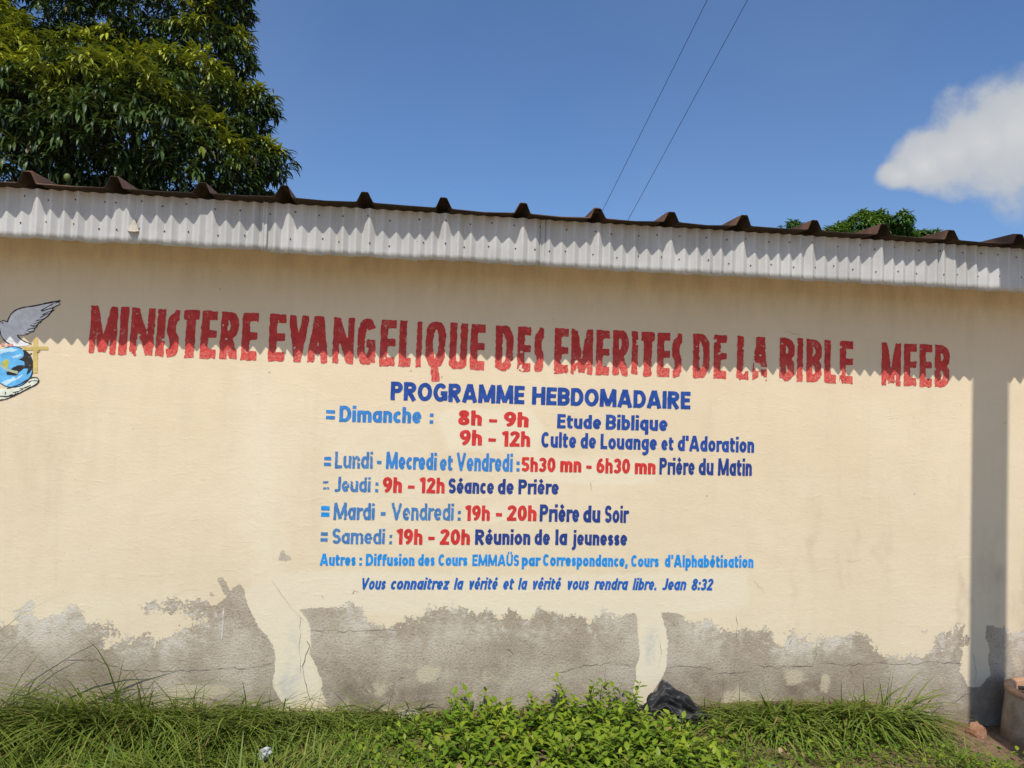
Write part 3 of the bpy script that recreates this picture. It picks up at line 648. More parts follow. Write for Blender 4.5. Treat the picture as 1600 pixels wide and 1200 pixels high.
def emblem(parent):
    d = Paint()
    wing = [(65, 345), (72, 320), (95, 275), (140, 240), (190, 222), (300, 207), (400, 185), (515, 163), (495, 183), (522, 188), (470, 215), (440, 238), (466, 240), (430, 265), (420, 285), (378, 318), (355, 330), (350, 350), (325, 360), (318, 385), (298, 395), (292, 425), (255, 435), (230, 452), (190, 458), (150, 455)]
    mirror = [(-a+12, b) for a, b in wing]
    body = [(65, 345), (20, 333), (-2, 345), (-10, 375), (0, 430), (20, 480), (60, 525), (100, 550), (170, 555), (150, 455), (165, 400)]
    tail = [(140, 440), (165, 470), (200, 500), (265, 530), (230, 548), (150, 552), (90, 545), (60, 500)]
    emblem_shape(d, mirror, M_DOVE, .0016, seed=4); emblem_shape(d, body, M_DOVE, .0018, seed=2); emblem_shape(d, tail, M_DOVE, .0020, seed=3); emblem_shape(d, wing, M_DOVE, .0022, seed=1)
    emblem_line(d, wing[0:8], M_BLACKL, .0030, 2.0, 1)
    emblem_line(d, wing[7:], M_BLACKL, .0030, 1.3, 2)
    for P in (((515, 165), (440, 195), (350, 248)), ((520, 190), (450, 225), (355, 252)), ((466, 241), (420, 255), (365, 285)), ((428, 268), (390, 282), (340, 310)), ((418, 287), (370, 322), (305, 335)), ((355, 333), (320, 355), (285, 358)), ((325, 362), (300, 383), (262, 375)), ((298, 396), (270, 400), (240, 408)), ((290, 425), (262, 430), (222, 415)), ((240, 448), (220, 440), (208, 430))):
        emblem_line(d, P, M_BLACKL, .0032, 1.2, int(P[0][0]))
    emblem_line(d, [(-a+12, b) for a, b in wing[0:8]], M_BLACKL, .0030, 2.0, 3); emblem_line(d, [(-a+12, b) for a, b in wing[7:]], M_BLACKL, .0030, 1.3, 4)
    emblem_line(d, [(65, 345), (40, 333), (15, 335), (0, 345), (-10, 372), (0, 420), (18, 480), (60, 520), (100, 540)], M_BLACKL, .0031, 1.5, 5)
    emblem_line(d, [(148, 455), (165, 480), (205, 510), (272, 533)], M_BLACKL, .0031, 1.4, 6)
    emblem_shape(d, ell(22, 353, 7, 6), M_BLACKL, .0034)
    emblem_shape(d, [(60, 548), (85, 530), (115, 528), (118, 545), (95, 555)], M_PINK, .0034); emblem_shape(d, [(5, 525), (25, 525), (45, 550), (10, 552)], M_PINK, .0034)
    d.link('painted_dove', parent)
    g = Paint()
    emblem_shape(g, ell(112, 728, 178, 178), M_BLACKL, .0024, .3)
    emblem_shape(g, ell(108, 728, 170, 171), M_OCEAN, .0036, .3)
    emblem_shape(g, [(195, 575), (240, 610), (275, 665), (284, 720), (262, 775), (225, 800), (240, 745), (205, 740), (160, 775), (150, 800), (60, 800), (50, 768), (95, 765), (100, 740), (150, 715), (212, 715), (215, 680), (160, 665), (200, 640), (205, 610)], M_BLACKL, .0042, 1.2, 5)
    emblem_shape(g, [(8, 690), (40, 670), (65, 655), (82, 690), (70, 735), (50, 740), (30, 720)], M_LAND, .0044, 1.2, 6)
    emblem_shape(g, [(0, 700), (40, 730), (90, 750), (155, 765), (150, 790), (110, 775), (60, 760), (0, 720)], M_SHOAL, .0046, 1.0, 7)
    emblem_shape(g, [(-10, 590), (40, 572), (90, 568), (150, 580), (120, 600), (60, 600), (10, 615)], M_FOAM, .0046, 2.5, 8)
    emblem_shape(g, [(20, 860), (60, 830), (130, 820), (200, 790), (180, 830), (110, 855), (60, 885)], M_FOAM, .0046, 3, 9)
    emblem_shape(g, [(-60, 640), (-20, 650), (-10, 740), (-50, 800), (-62, 700)], M_LAND, .0044, 1.5, 10)
    emblem_shape(g, [(90, 640), (150, 620), (190, 628), (150, 650), (100, 655)], M_FOAM, .0046, 3, 11)
    g.link('painted_globe', parent)
    h = Paint()
    palm = [(-150, 890), (-60, 915), (60, 912), (170, 880), (245, 830), (290, 815), (325, 820), (335, 850), (310, 880), (250, 905), (150, 960), (60, 1000), (0, 1010), (-80, 990), (-160, 950)]
    emblem_shape(h, palm, M_PALM, .0020, .4, 3)
    emblem_line(h, palm[2:13], M_BLACKL, .0050, 1.7, 1); emblem_line(h, palm[12:]+[palm[0]], M_BLACKL, .0050, 1.7, 2)
    for P in (((245, 860), (285, 838), (330, 850)), ((170, 915), (230, 900), (262, 880)), ((110, 945), (160, 935), (200, 915)), ((30, 985), (100, 975), (160, 945)), ((185, 910), (195, 925)), ((130, 945), (142, 960)), ((52, 940), (46, 965)), ((-20, 975), (60, 980), (110, 960))):
        emblem_line(h, P, M_BLACKL, .0050, 1.1, int(P[0][1]))
    h.link('painted_hand', parent)
    c = Paint()
    emblem_shape(c, [(286, 482), (324, 482), (321, 778), (283, 778)], M_GOLD, .0038, .3, 2)
    emblem_shape(c, [(190, 556), (412, 553), (413, 581), (190, 584)], M_GOLD, .0046, .3, 3)
    emblem_line(c, ((318, 604), (332, 600), (342, 588)), M_BLACKL, .0052, 1.0); emblem_line(c, ((245, 620), (262, 620), (272, 612)), M_BLACKL, .0052, 1.0)
    c.link('painted_cross', parent)

# ------------------------------------------------------------------ the ground
def ground_z(x, y):
    x = np.asarray(x, float); y = np.asarray(y, float)
    dip = -.10*np.clip((x-2.6)/.7, 0, 1)
    bank = .045*np.clip(1+(y)/.5, 0, 1)*np.clip((x+3)/1, 0, 1)*(x < 2.6)
    near = (np.abs(x) < 12) & (np.abs(y) < 12)
    return dip+bank+np.where(near, (fbm(x*2.2, y*2.2, 3, 4)-.5)*.06, 0)
def build_ground():
    xs = np.concatenate((np.linspace(-1500, -60, 8), np.linspace(-40, -8, 9), np.linspace(-6, 6, 241), np.linspace(8, 40, 9), np.linspace(60, 1500, 8)))
    ys = np.concatenate((np.linspace(-1500, -60, 8), np.linspace(-40, -6, 10), np.linspace(-5, .5, 111), np.linspace(2, 40, 12), np.linspace(60, 1500, 8)))
    X, Y = np.meshgrid(xs, ys); Z = ground_z(X, Y)
    nx = len(xs); ny = len(ys)
    i = np.arange(nx*ny).reshape(ny, nx)
    f = np.stack((i[:-1, :-1], i[:-1, 1:], i[1:, 1:], i[1:, :-1]), -1).reshape(-1, 4)
    o = mesh('ground', np.stack((X, Y, Z), -1).reshape(-1, 3), f, M_GROUND, smooth=True)
    tag(o, 'bare reddish brown soil under the grass and weeds', 'ground', kind='structure')
build_ground()
def build_bounce_ground():  # unseen bright ground, added to bounce warm light into the wall's shade
    xs = np.linspace(-60, 60, 121); ys = np.linspace(-16, -2.1, 30); X, Y = np.meshgrid(xs, ys); Y = Y+(Y > -2.7)*(fbm(X*.9, X*0, 5, 3)-.5)*.7
    Z = ground_z(X, Y)+.012+np.where(Y > -2.3, -.03, .02)*(np.abs(X) < 12); i = np.arange(X.size).reshape(X.shape)
    f = np.stack((i[:-1, :-1], i[:-1, 1:], i[1:, 1:], i[1:, :-1]), -1).reshape(-1, 4)
    tag(mesh('bounce_ground', np.stack((X, Y, Z), -1).reshape(-1, 3), f, M_BOUNCE, smooth=True), 'unseen pale sandy ground added to bounce warm light onto the wall', 'bounce_ground', kind='structure')
build_bounce_ground()

# ------------------------------------------------------------------ the building
BX0, BX1, BY1 = -7.0, 6.2, 7.0
EAVE = 2.60; FASC_Y = -.27
def px_poly(sc, ox, oy, *p): return [(ox+a/sc, oy+b/sc) for a, b in p]
K = 3.158
BARE = [
 # left patch, up to the ragged vertical mend
 [(-1700, 960), (-1400, 990), (-1150, 965), (-900, 1000), (-700, 960), (-550, 1000), (-400, 985), (-250, 960), (-120, 985)] + px_poly(K, 0, 820, (0, 500), (70, 480), (110, 425), (150, 400), (180, 440), (230, 480), (290, 440), (340, 420), (400, 430), (430, 470), (500, 495), (560, 500), (575, 545), (510, 600), (580, 592), (650, 555), (690, 540), (730, 560), (770, 580), (830, 550), (890, 528), (950, 510), (1005, 492), (1020, 460), (950, 450), (905, 430), (890, 395), (1000, 375), (1060, 392), (1110, 365), (1150, 320), (1188, 288), (1210, 330), (1225, 410), (1260, 470), (1280, 510), (1320, 545), (1345, 600), (1357, 650), (1360, 720), (1345, 780), (1370, 850), (1410, 900), (1440, 1150)) + [(-1700, 1250)],
 px_poly(K, 0, 820, (800, 395), (870, 375), (860, 440), (810, 470)),
 px_poly(K, 0, 820, (1070, 265), (1100, 262), (1130, 335), (1110, 345), (1090, 300)),
 px_poly(K, 0, 820, (1030, 320), (1055, 335), (1060, 360), (1035, 350)),
 px_poly(K, 0, 820, (1372, 180), (1378, 140), (1400, 112), (1418, 150), (1440, 172), (1415, 182)),
 px_poly(K, 0, 820, (1502, 240), (1510, 222), (1516, 240), (1508, 248)),
 px_poly(K, 0, 820, (705, 410), (760, 370), (765, 390), (720, 420)),
 # middle patch
 px_poly(K, 400, 820, (205, 412), (300, 410), (430, 404), (515, 400), (540, 440), (600, 490), (660, 500), (740, 472), (805, 465), (840, 420), (890, 410), (1000, 418), (1100, 422), (1180, 440), (1220, 490), (1260, 430), (1350, 470), (1400, 420), (1480, 440), (1560, 455), (1640, 490), (1690, 430), (1770, 460), (1830, 440), (1873, 435), (1883, 500), (1888, 560), (1893, 660), (1873, 700), (1878, 760), (1860, 830), (1850, 1150), (350, 1150), (335, 870), (325, 770), (300, 700), (262, 640), (270, 590), (265, 480), (235, 450)),
 # right patch with the shadowed strip
 px_poly(K, 850, 820, (570, 430), (620, 434), (690, 445), (682, 470), (730, 500), (820, 485), (870, 515), (920, 525), (1000, 518), (1060, 512), (1120, 530), (1150, 580), (1190, 600), (1225, 515), (1250, 570), (1295, 560), (1320, 590), (1380, 560), (1460, 545), (1540, 545), (1620, 590), (1680, 645), (1760, 660), (1930, 625), (1945, 545), (2030, 520), (2072, 495), (2066, 590), (2055, 720), (2090, 800), (2150, 800), (2205, 740), (2190, 670), (2200, 620), (2180, 560), (2185, 490), (2215, 500), (2260, 515), (2275, 500), (2330, 560), (2370, 540), (2500, 530), (2900, 560), (2900, 1200), (500, 1200), (540, 820), (572, 775), (605, 700), (610, 600), (600, 510)),
 px_poly(K, 850, 820, (2080, 530), (2098, 560), (2090, 600), (2078, 590)),
 px_poly(K, 850, 820, (1860, 530), (1890, 520), (1885, 545)),
]
def blob(X, Z, lst):
    """soft spots given in photograph pixels: (u, v, ru, rv, strength)"""
    out = np.zeros(X.shape); X, Z = X+(fbm(X*9, Z*9, 41, 3)-.5)*.16, Z+(fbm(X*9, Z*9, 42, 3)-.5)*.12
    for (u, v, ru, rv, s) in lst:
        cx, cz = wall_at(u, v); out = np.maximum(out, s*np.clip(1.35-np.hypot((X-float(cx))/(ru*.00345), (Z-float(cz))/(rv*.00345)), 0, 1))
    return np.clip(out, 0, 1)
def build_wall(parent):
    xs = np.concatenate((np.arange(BX0, -2.4, .05), np.arange(-2.4, 4.0, .0125), np.arange(4.0, BX1+.001, .05)))
    zs = np.concatenate((np.arange(-.4, .0, .05), np.arange(0.0, 1.05, .0125), np.arange(1.05, EAVE, .04), [EAVE-.004]))
    X, Z = np.meshgrid(xs, zs); nx, ny = len(xs), len(zs)
    sd = np.full(X.shape, -1.0)
    lo = Z < 1.15
    for P in BARE:
        u = np.array([p[0] for p in P]); v = np.array([p[1] for p in P]); a, b = wall_at(u, v)
        sd[lo] = np.maximum(sd[lo], poly_sd(list(zip(a, b)), X[lo], Z[lo]))
    peel = np.clip(.5+sd/.4, 0, 1)
    def soft(P, w):
        a, b = wall_at(np.array([p[0] for p in P]), np.array([p[1] for p in P])); return np.clip(.5+poly_sd(list(zip(a, b)), X, Z)/w, 0, 1)
    fresh = np.maximum.reduce([soft([(372, 575), (420, 585), (450, 700), (455, 880), (470, 900), (385, 935), (362, 800)], .22)*.62, soft([(505, 640), (680, 640), (690, 870), (500, 870)], .20)*.5, soft([(60, 930), (330, 900), (330, 960), (40, 1000)], .2)*.45, soft([(430, 893), (560, 893), (800, 900), (1168, 893), (1172, 948), (1000, 966), (480, 958), (505, 1100), (430, 1100), (410, 1000), (375, 930)], .05), soft([(1000, 950), (1040, 950), (1044, 1100), (990, 1100)], .03),
        soft([(680, 650), (700, 637), (830, 640), (850, 668), (840, 705), (700, 705)], .05)*.9, soft([(810, 712), (1028, 716), (1026, 752), (960, 762), (812, 748)], .04)*.8, soft([(595, 742), (695, 742), (700, 778), (600, 776)], .05)*.6, soft([(725, 785), (838, 785), (838, 820), (725, 820)], .05)*.6, soft([(615, 822), (735, 822), (735, 862), (620, 862)], .05)*.6])
    damp = np.clip(.95-(Z-.02)/.34, 0, 1)*.75
    damp = np.maximum(damp, blob(X, Z, [(120, 1060, 120, 40, .6), (560, 1080, 60, 35, 1), (640, 1085, 70, 25, .9), (690, 1050, 30, 22, .3), (1110, 1075, 60, 30, .8), (1260, 1080, 60, 45, 1), (1330, 1090, 70, 30, .6), (1550, 1080, 60, 60, .8), (850, 1030, 120, 30, .35)]))
    resid = np.maximum(blob(X, Z, [(300, 1085, 70, 26, .75), (250, 1100, 60, 20, .6), (672, 1052, 26, 22, .9), (640, 1040, 40, 14, .5), (600, 1075, 50, 22, .6), (720, 1085, 40, 16, .5), (780, 1060, 60, 30, .5), (1160, 1100, 30, 28, 1.0), (1195, 1112, 24, 22, .9), (1238, 1058, 28, 24, .8), (1292, 1060, 24, 20, .75), (1400, 1050, 60, 22, .35), (1590, 1040, 20, 40, .6), (80, 1010, 90, 26, .38), (540, 1000, 60, 20, .3), (1330, 985, 120, 22, .42), (1180, 1010, 60, 20, .4), (900, 1070, 70, 26, .42), (480, 1110, 80, 14, .9), (610, 1118, 90, 10, .9), (930, 1105, 120, 12, .6), (820, 1120, 100, 12, .8)]), .16)
    grime_shade = np.clip((Z-2.12)/.30, 0, 1)*.55  # water stain plus brown eave shade painted into the wall top
    grime_shade = np.maximum(grime_shade, blob(X, Z, [(1270, 830, 10, 70, .28), (1310, 900, 9, 50, .22), (1335, 850, 7, 60, .2), (1380, 870, 9, 50, .3), (1245, 905, 7, 40, .2), (1088, 870, 9, 16, .6), (1500, 940, 14, 60, .5), (1590, 950, 16, 80, .6), (1545, 900, 20, 70, .5), (1100, 660, 20, 30, .15), (60, 700, 60, 100, .25), (1460, 640, 40, 60, .15)]))
    rag = np.ones(X.shape)
    # the two mends down the wall have clean torn edges
    for (u, v, ru, rv) in ((443, 868, 22, 22), (478, 894, 12, 12), (345, 915, 30, 30), (455, 990, 70, 130), (385, 950, 30, 60), (1016, 1010, 62, 95), (1040, 990, 40, 70), (1535, 1010, 40, 100)):
        cx, cz = wall_at(u, v); rag = np.minimum(rag, np.clip((np.hypot((X-float(cx))/(ru*.00345), (Z-float(cz))/(rv*.00345))-.75)*2.2, .12, 1))
    rag *= np.clip((Z-.18)/.15, .35, 1)
    verts = np.stack((X, np.zeros(X.shape), Z), -1).reshape(-1, 3)
    i = np.arange(nx*ny).reshape(ny, nx)
    faces = np.stack((i[:-1, :-1], i[:-1, 1:], i[1:, 1:], i[1:, :-1]), -1).reshape(-1, 4).tolist()
    mi = [0]*len(faces)
    V = verts.tolist(); n0 = len(V)
    def quad(a, b, c, d):
        k = len(V); V.extend((a, b, c, d)); faces.append([k, k+1, k+2, k+3]); mi.append(1)
    zb, zt = -.4, EAVE-.004
    quad((BX1, 0, zb), (BX1, BY1, zb), (BX1, BY1, zt), (BX1, 0, zt)); quad((BX0, BY1, zb), (BX0, 0, zb), (BX0, 0, zt), (BX0, BY1, zt)); quad((BX1, BY1, zb), (BX0, BY1, zb), (BX0, BY1, zt), (BX1, BY1, zt))
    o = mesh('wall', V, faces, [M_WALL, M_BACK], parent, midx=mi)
    def put(name, chans):
        at = o.data.color_attributes.new(name, 'FLOAT_COLOR', 'POINT')
        A = np.zeros((len(V), 4), np.float32); A[:, 3] = 1
        for c, arr in enumerate(chans): A[:n0, c] = arr.ravel()
        at.data.foreach_set('color', A.ravel())
    smudge = 1-blob(X, Z, [(1016, 1012, 12, 34, 1), (1020, 1035, 14, 16, .7), (452, 1072, 22, 28, .9), (440, 1095, 20, 24, .8), (468, 1095, 10, 22, .6), (462, 1010, 20, 26, .35)])
    put('wear', (peel, fresh, damp, smudge)); put('stain_shade', (grime_shade, resid, rag))
    return o
def ribbon_path(P, wid, seed, jit=2.0):
    rnd = random.Random(seed); Q = []
    for a, b in zip(P[:-1], P[1:]):
        L = math.hypot(b[0]-a[0], b[1]-a[1]); n = max(2, int(L/7))
        for i in range(n):
            s = i/n; Q.append((a[0]+(b[0]-a[0])*s+rnd.uniform(-jit, jit)*.6, a[1]+(b[1]-a[1])*s+rnd.uniform(-jit, jit)))
    Q.append(P[-1])
    X, Z = wall_at(np.array([q[0] for q in Q]), np.array([q[1] for q in Q]))
    V = []; Fq = []
    for k in range(len(Q)):
        a = max(0, k-1); b = min(len(Q)-1, k+1); dx, dz = X[b]-X[a], Z[b]-Z[a]; L = math.hypot(dx, dz) or 1
        w = wid*rnd.uniform(.2, .85)*(.3 if k in (0, len(Q)-1) else 1)
        V += [(X[k]-dz/L*w, -.0022, Z[k]+dx/L*w), (X[k]+dz/L*w, -.0022, Z[k]-dx/L*w)]
        if k: Fq.append((2*k-2, 2*k-1, 2*k+1, 2*k))
    return V, Fq
def build_cracks(parent):
    C = [(((100, 1032), (150, 1030), (190, 1045), (240, 1048), (330, 1046), (400, 1042), (428, 1034)), .0016), (((480, 985), (560, 986), (620, 984)), .0011), (((424, 905), (440, 930), (460, 955), (475, 970)), .0008),
         (((480, 1000), (484, 1010), (472, 1040), (476, 1062), (480, 1080), (490, 1110)), .0022), (((470, 965), (468, 1010), (470, 1050)), .0010),
         (((870, 1050), (910, 1041), (960, 1036), (990, 1040)), .0014), (((946, 1040), (946, 1070), (940, 1090)), .0018), (((965, 1000), (968, 985), (985, 975)), .0010),
         (((1040, 1042), (1080, 1041), (1115, 1044)), .0016), (((1110, 1052), (1140, 1052), (1172, 1050)), .0015), (((1178, 1039), (1215, 1043), (1268, 1039), (1274, 1030), (1276, 1002)), .0018), (((1282, 1035), (1300, 1036), (1320, 1039), (1380, 1036), (1420, 1037), (1460, 1034), (1505, 1037)), .0016),
         (((1545, 1038), (1565, 1038)), .0016), (((1030, 995), (1034, 1020), (1028, 1044)), .0009), (((1150, 1000), (1152, 975), (1150, 960)), .0014), (((1130, 1062), (1128, 1085), (1131, 1110)), .0014), (((1520, 1020), (1526, 1050), (1522, 1075)), .0010),
         (((1484, 1102), (1500, 1090), (1514, 1084)), .0014), (((923, 752), (924, 766)), .0018), (((1176, 905), (1186, 916), (1194, 924)), .0012), (((560, 924), (554, 922), (549, 927)), .0020), (((503, 929), (505, 937)), .0013), (((1330, 1036), (1332, 1060)), .0010),
         (((620, 1062), (632, 1058)), .0018), (((680, 1060), (690, 1057)), .0016), (((790, 1012), (802, 1022)), .0020), (((1232, 1010), (1236, 1000)), .0018), (((1225, 517), (1240, 521), (1255, 525)), .0010)]
    for n, (P, w) in enumerate(C):
        V, Fq = ribbon_path(P, w, n); mesh('crack', V, Fq, M_CRACK, parent)
    # a dribble of white paint over the bare cement
    V, Fq = ribbon_path(((349.5, 948), (348.5, 975), (346.5, 1000)), .0060, 77, .3); mesh('paint_drip', V, Fq, M_DRIP, parent)

def corr(x): # sheet profile, 72 mm pitch: bold folds with rounded crests
    wob = .0035*math.sin(x*7.3)+.0025*math.sin(x*19.1+1); ph = ((x+wob)/.0637) % 1.0
    tri = 1-abs(2*ph-1)
    return (.0195+.0030*math.sin(x*13.7)+.0015*math.sin(x*41))*min(1.0, max(0.0, (tri-.09)/.80))
SEAMS_PX = (-420, -170, -60, 165, 410, 645, 843, 1057, 1262, 1457, 1700, 1960, 2250)
def build_fascia(parent):
    xs, _ = wall_at(np.array(SEAMS_PX, float), np.full(len(SEAMS_PX), 400.0), FASC_Y)
    xs = [BX0-.15]+[float(x) for x in xs]+[BX1+.15]
    rnd = random.Random(4)
    nail = None
    for k in range(len(xs)-1):
        a, b = xs[k], xs[k+1]+.022
        off = -.0022*(k % 3)-rnd.uniform(0, .001); top = EAVE-.012; bot = 2.350+rnd.uniform(-.003, .003); ph = rnd.uniform(0,   .0637); tilt = rnd.uniform(-.004, .004)
        n = int((b-a)/.0032); cols = [a+(b-a)*i/n for i in range(n+1)]; rows = 7
        V = []; Fq = []
        def y_at(x, z, back=0):
            dent = 0
            if k == 2: dent = -.010*math.exp(-(((x+1.44)/.05)**2+((z-2.395)/.03)**2)) if False else 0
            return FASC_Y+off-corr(x+ph)+tilt*(z-bot)/.25+.0016*math.sin(x*5.1+z*9)+back+dent
        for back in (0, .0012):
            for j in range(rows+1):
                for x in cols:
                    z = bot+(top-bot)*j/rows
                    if j == 0: z += .0022*math.sin(x*37)+.002*math.sin(x*11+k)
                    V.append((x, y_at(x, z, back), z))
        m = n+1; half = m*(rows+1)
        for j in range(rows):
            for i in range(n):
                q = j*m+i; Fq.append((q, q+1, q+m+1, q+m)); q += half; Fq.append((q, q+m, q+m+1, q+1))
        for i in range(n): Fq.append((i, half+i, half+i+1, i+1))
        for j in range(rows):
            q = j*m; Fq.append((q, q+m, half+q+m, half+q)); q = j*m+n; Fq.append((q, half+q, half+q+m, q+m))
        p = mesh('fascia_sheet', V, Fq, M_FASCIA, parent, smooth=True)
        # nail heads in two rows along the two battens
        if b > -2.5 and a < 3.8:
            x = a+.03
            while x < b-.03:
                for z in (bot+.075+rnd.uniform(-.012, .012), bot+.195+rnd.uniform(-.01, .01)):
                    xx = x+rnd.uniform(-.02, .02)
                    if nail is None:
                        bm = bmesh.new(); bmesh.ops.create_uvsphere(bm, u_segments=8, v_segments=5, radius=.0042); me = bpy.data.meshes.new('nail_head'); bm.to_mesh(me); bm.free(); me.materials.append(M_NAIL); nail = me
                    o = bpy.data.objects.new('nail_head', nail); COL.objects.link(o); o.parent = p; o.location = (xx, y_at(xx, z)-.0015, z); o.scale = (1, .6, 1)
                x += .1175
        if a < -1.45 < b:   # a flap of sheet torn and bent outwards
            c = pt(207, 360, FASC_Y-.03); yb = y_at(c.x, c.z)-.004
            V = [(c.x-.026, yb-.016, c.z-.001), (c.x-.010, yb-.024, c.z-.005), (c.x+.010, yb-.024, c.z-.005), (c.x+.027, yb-.016, c.z-.000), (c.x-.017, yb-.010, c.z+.026), (c.x+.013, yb-.010, c.z+.028), (c.x-.004, yb-.001, c.z+.062), (c.x-.002, yb-.001, c.z+.062)]
            V += [(x_, y_+.0015, z_) for x_, y_, z_ in V]
            Fq = [(0, 1, 4), (1, 2, 5, 4), (2, 3, 5), (4, 5, 7, 6)]; Fq += [tuple(8+i for i in reversed(q)) for q in Fq]; Fq += [(0, 8, 9, 1), (1, 9, 10, 2), (2, 10, 11, 3), (3, 11, 13, 5), (5, 13, 15, 7), (4, 6, 14, 12), (0, 4, 12, 8)]
            mesh('torn_flap', V, Fq, M_FLAP, p)
            # the slit it left
            V = [(c.x-.030, yb+.002, c.z-.010), (c.x+.030, yb+.002, c.z-.010), (c.x+.020, yb+.002, c.z-.016), (c.x-.020, yb+.002, c.z-.016)]
def build_roof(parent):
    # ribbed sheet: pans 0.384 m apart, trapezoidal ribs 60 mm high, running from the eave to the back
    u = np.array((43, 180, 316, 444, 571, 694, 817, 935, 1048, 1160, 1272, 1380, 1487, 1590), float)
    rx, _ = wall_at(u, 278+u*.0594, FASC_Y-.075)
    pit = .3835; rx = list(map(float, rx)); rnd = random.Random(8)
    while rx[0] > BX0: rx.insert(0, rx[0]-pit)
    while rx[-1] < BX1: rx.append(rx[-1]+pit)
    prof = [(rx[0]-.30, 0.0)]
    for r in rx:
        h = .053+rnd.uniform(-.004, .004); s = rnd.uniform(-.004, .004)
        if prof[-1][0] < r-.16: prof.append((r-.19, -.004+rnd.uniform(-.003, .003)))
        prof += [(r-.050, .000), (r-.040, .003), (r-.017+s, h-.002), (r-.012+s, h), (r+.012+s, h), (r+.017+s, h-.003), (r+.038, .003), (r+.050, .0)]
    prof.append((rx[-1]+.30, 0.0))
    ys = [FASC_Y-.088, FASC_Y-.06, .4, 2.4, 4.8, BY1+.3]; V = []; Fq = []; m = len(prof)
    for back in (0, -.0028):
        for j, y in enumerate(ys):
            for i, (x, z) in enumerate(prof):
                yy = y+(.006*math.sin(x*3.1)+.004*math.sin(x*9.7) if j == 0 else 0)
                sag = -.004-.004*math.sin(x*2.3) if j == 0 else 0
                V.append((x, yy, EAVE+.004+.035*(y-FASC_Y)+z+back+sag))
    half = m*len(ys)
    for j in range(len(ys)-1):
        for i in range(m-1):
            q = j*m+i; Fq.append((q, q+1, q+m+1, q+m)); q += half; Fq.append((q, q+m, q+m+1, q+1))
    for i in range(m-1):
        Fq.append((i, half+i, half+i+1, i+1)); q = (len(ys)-1)*m+i; Fq.append((q, q+1, half+q+1, half+q))
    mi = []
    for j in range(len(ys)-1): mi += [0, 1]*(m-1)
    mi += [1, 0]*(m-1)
    return mesh('roof_sheet', V, Fq, [M_ROOF, M_UNDER], parent, midx=mi)

def build_church():
    b = empty('church_building')
    tag(b, 'low cream church building with flaking paint, hand lettered timetable and corrugated eave', 'building')
    build_wall(b); build_cracks(b); build_fascia(b); build_roof(b)
    p = Paint(); title(p); p.link('painted_title', b)
    p = Paint()
    for n, (w, x0, x1, y0, y1, cap, m, kw) in enumerate(HEAD): token(p, w, x0, x1, y0, y1, cap, m, t=.222, seed=n+100, gap=.06)
    p.link('painted_heading', b)
    for r, row in enumerate(ROWS):
        p = Paint()
        for n, (w, x0, x1, y0, y1, cap, m, kw) in enumerate(row):
            kw = dict(kw); kw['t'] = kw.get('t', .20)+.010; token(p, w, x0, x1, y0, y1, cap, m, seed=r*20+n, **kw)
        p.link('painted_text_line', b)
    emblem(b)
    return b
build_church()

# ------------------------------------------------------------------ utility pole and its two cables
def tube(V, Fq, P, radii, seg=8):
    o = len(V); n = len(P)
    for k in range(n):
        a = P[max(0, k-1)]; b = P[min(n-1, k+1)]; d = (b-a).normalized()
        ref = Vector((0, 0, 1)) if abs(d.z) < .9 else Vector((1, 0, 0)); s = d.cross(ref).normalized(); t = d.cross(s)
        for i in range(seg):
            an = 2*math.pi*i/seg; V.append(tuple(P[k]+(s*math.cos(an)+t*math.sin(an))*radii[k]))
    for k in range(n-1):
        for i in range(seg):
            j = (i+1) % seg; Fq.append((o+k*seg+i, o+k*seg+j, o+(k+1)*seg+j, o+(k+1)*seg+i))
    Fq.append(tuple(o+i for i in range(seg))[::-1]); Fq.append(tuple(o+(n-1)*seg+i for i in range(seg)))
def box(V, Fq, x0, x1, y0, y1, z0, z1):
    o = len(V); V += [(x0, y0, z0), (x1, y0, z0), (x1, y1, z0), (x0, y1, z0), (x0, y0, z1), (x1, y0, z1), (x1, y1, z1), (x0, y1, z1)]
    Fq += [(o, o+3, o+2, o+1), (o+4, o+5, o+6, o+7), (o, o+1, o+5, o+4), (o+1, o+2, o+6, o+5), (o+2, o+3, o+7, o+6), (o+3, o, o+4, o+7)]
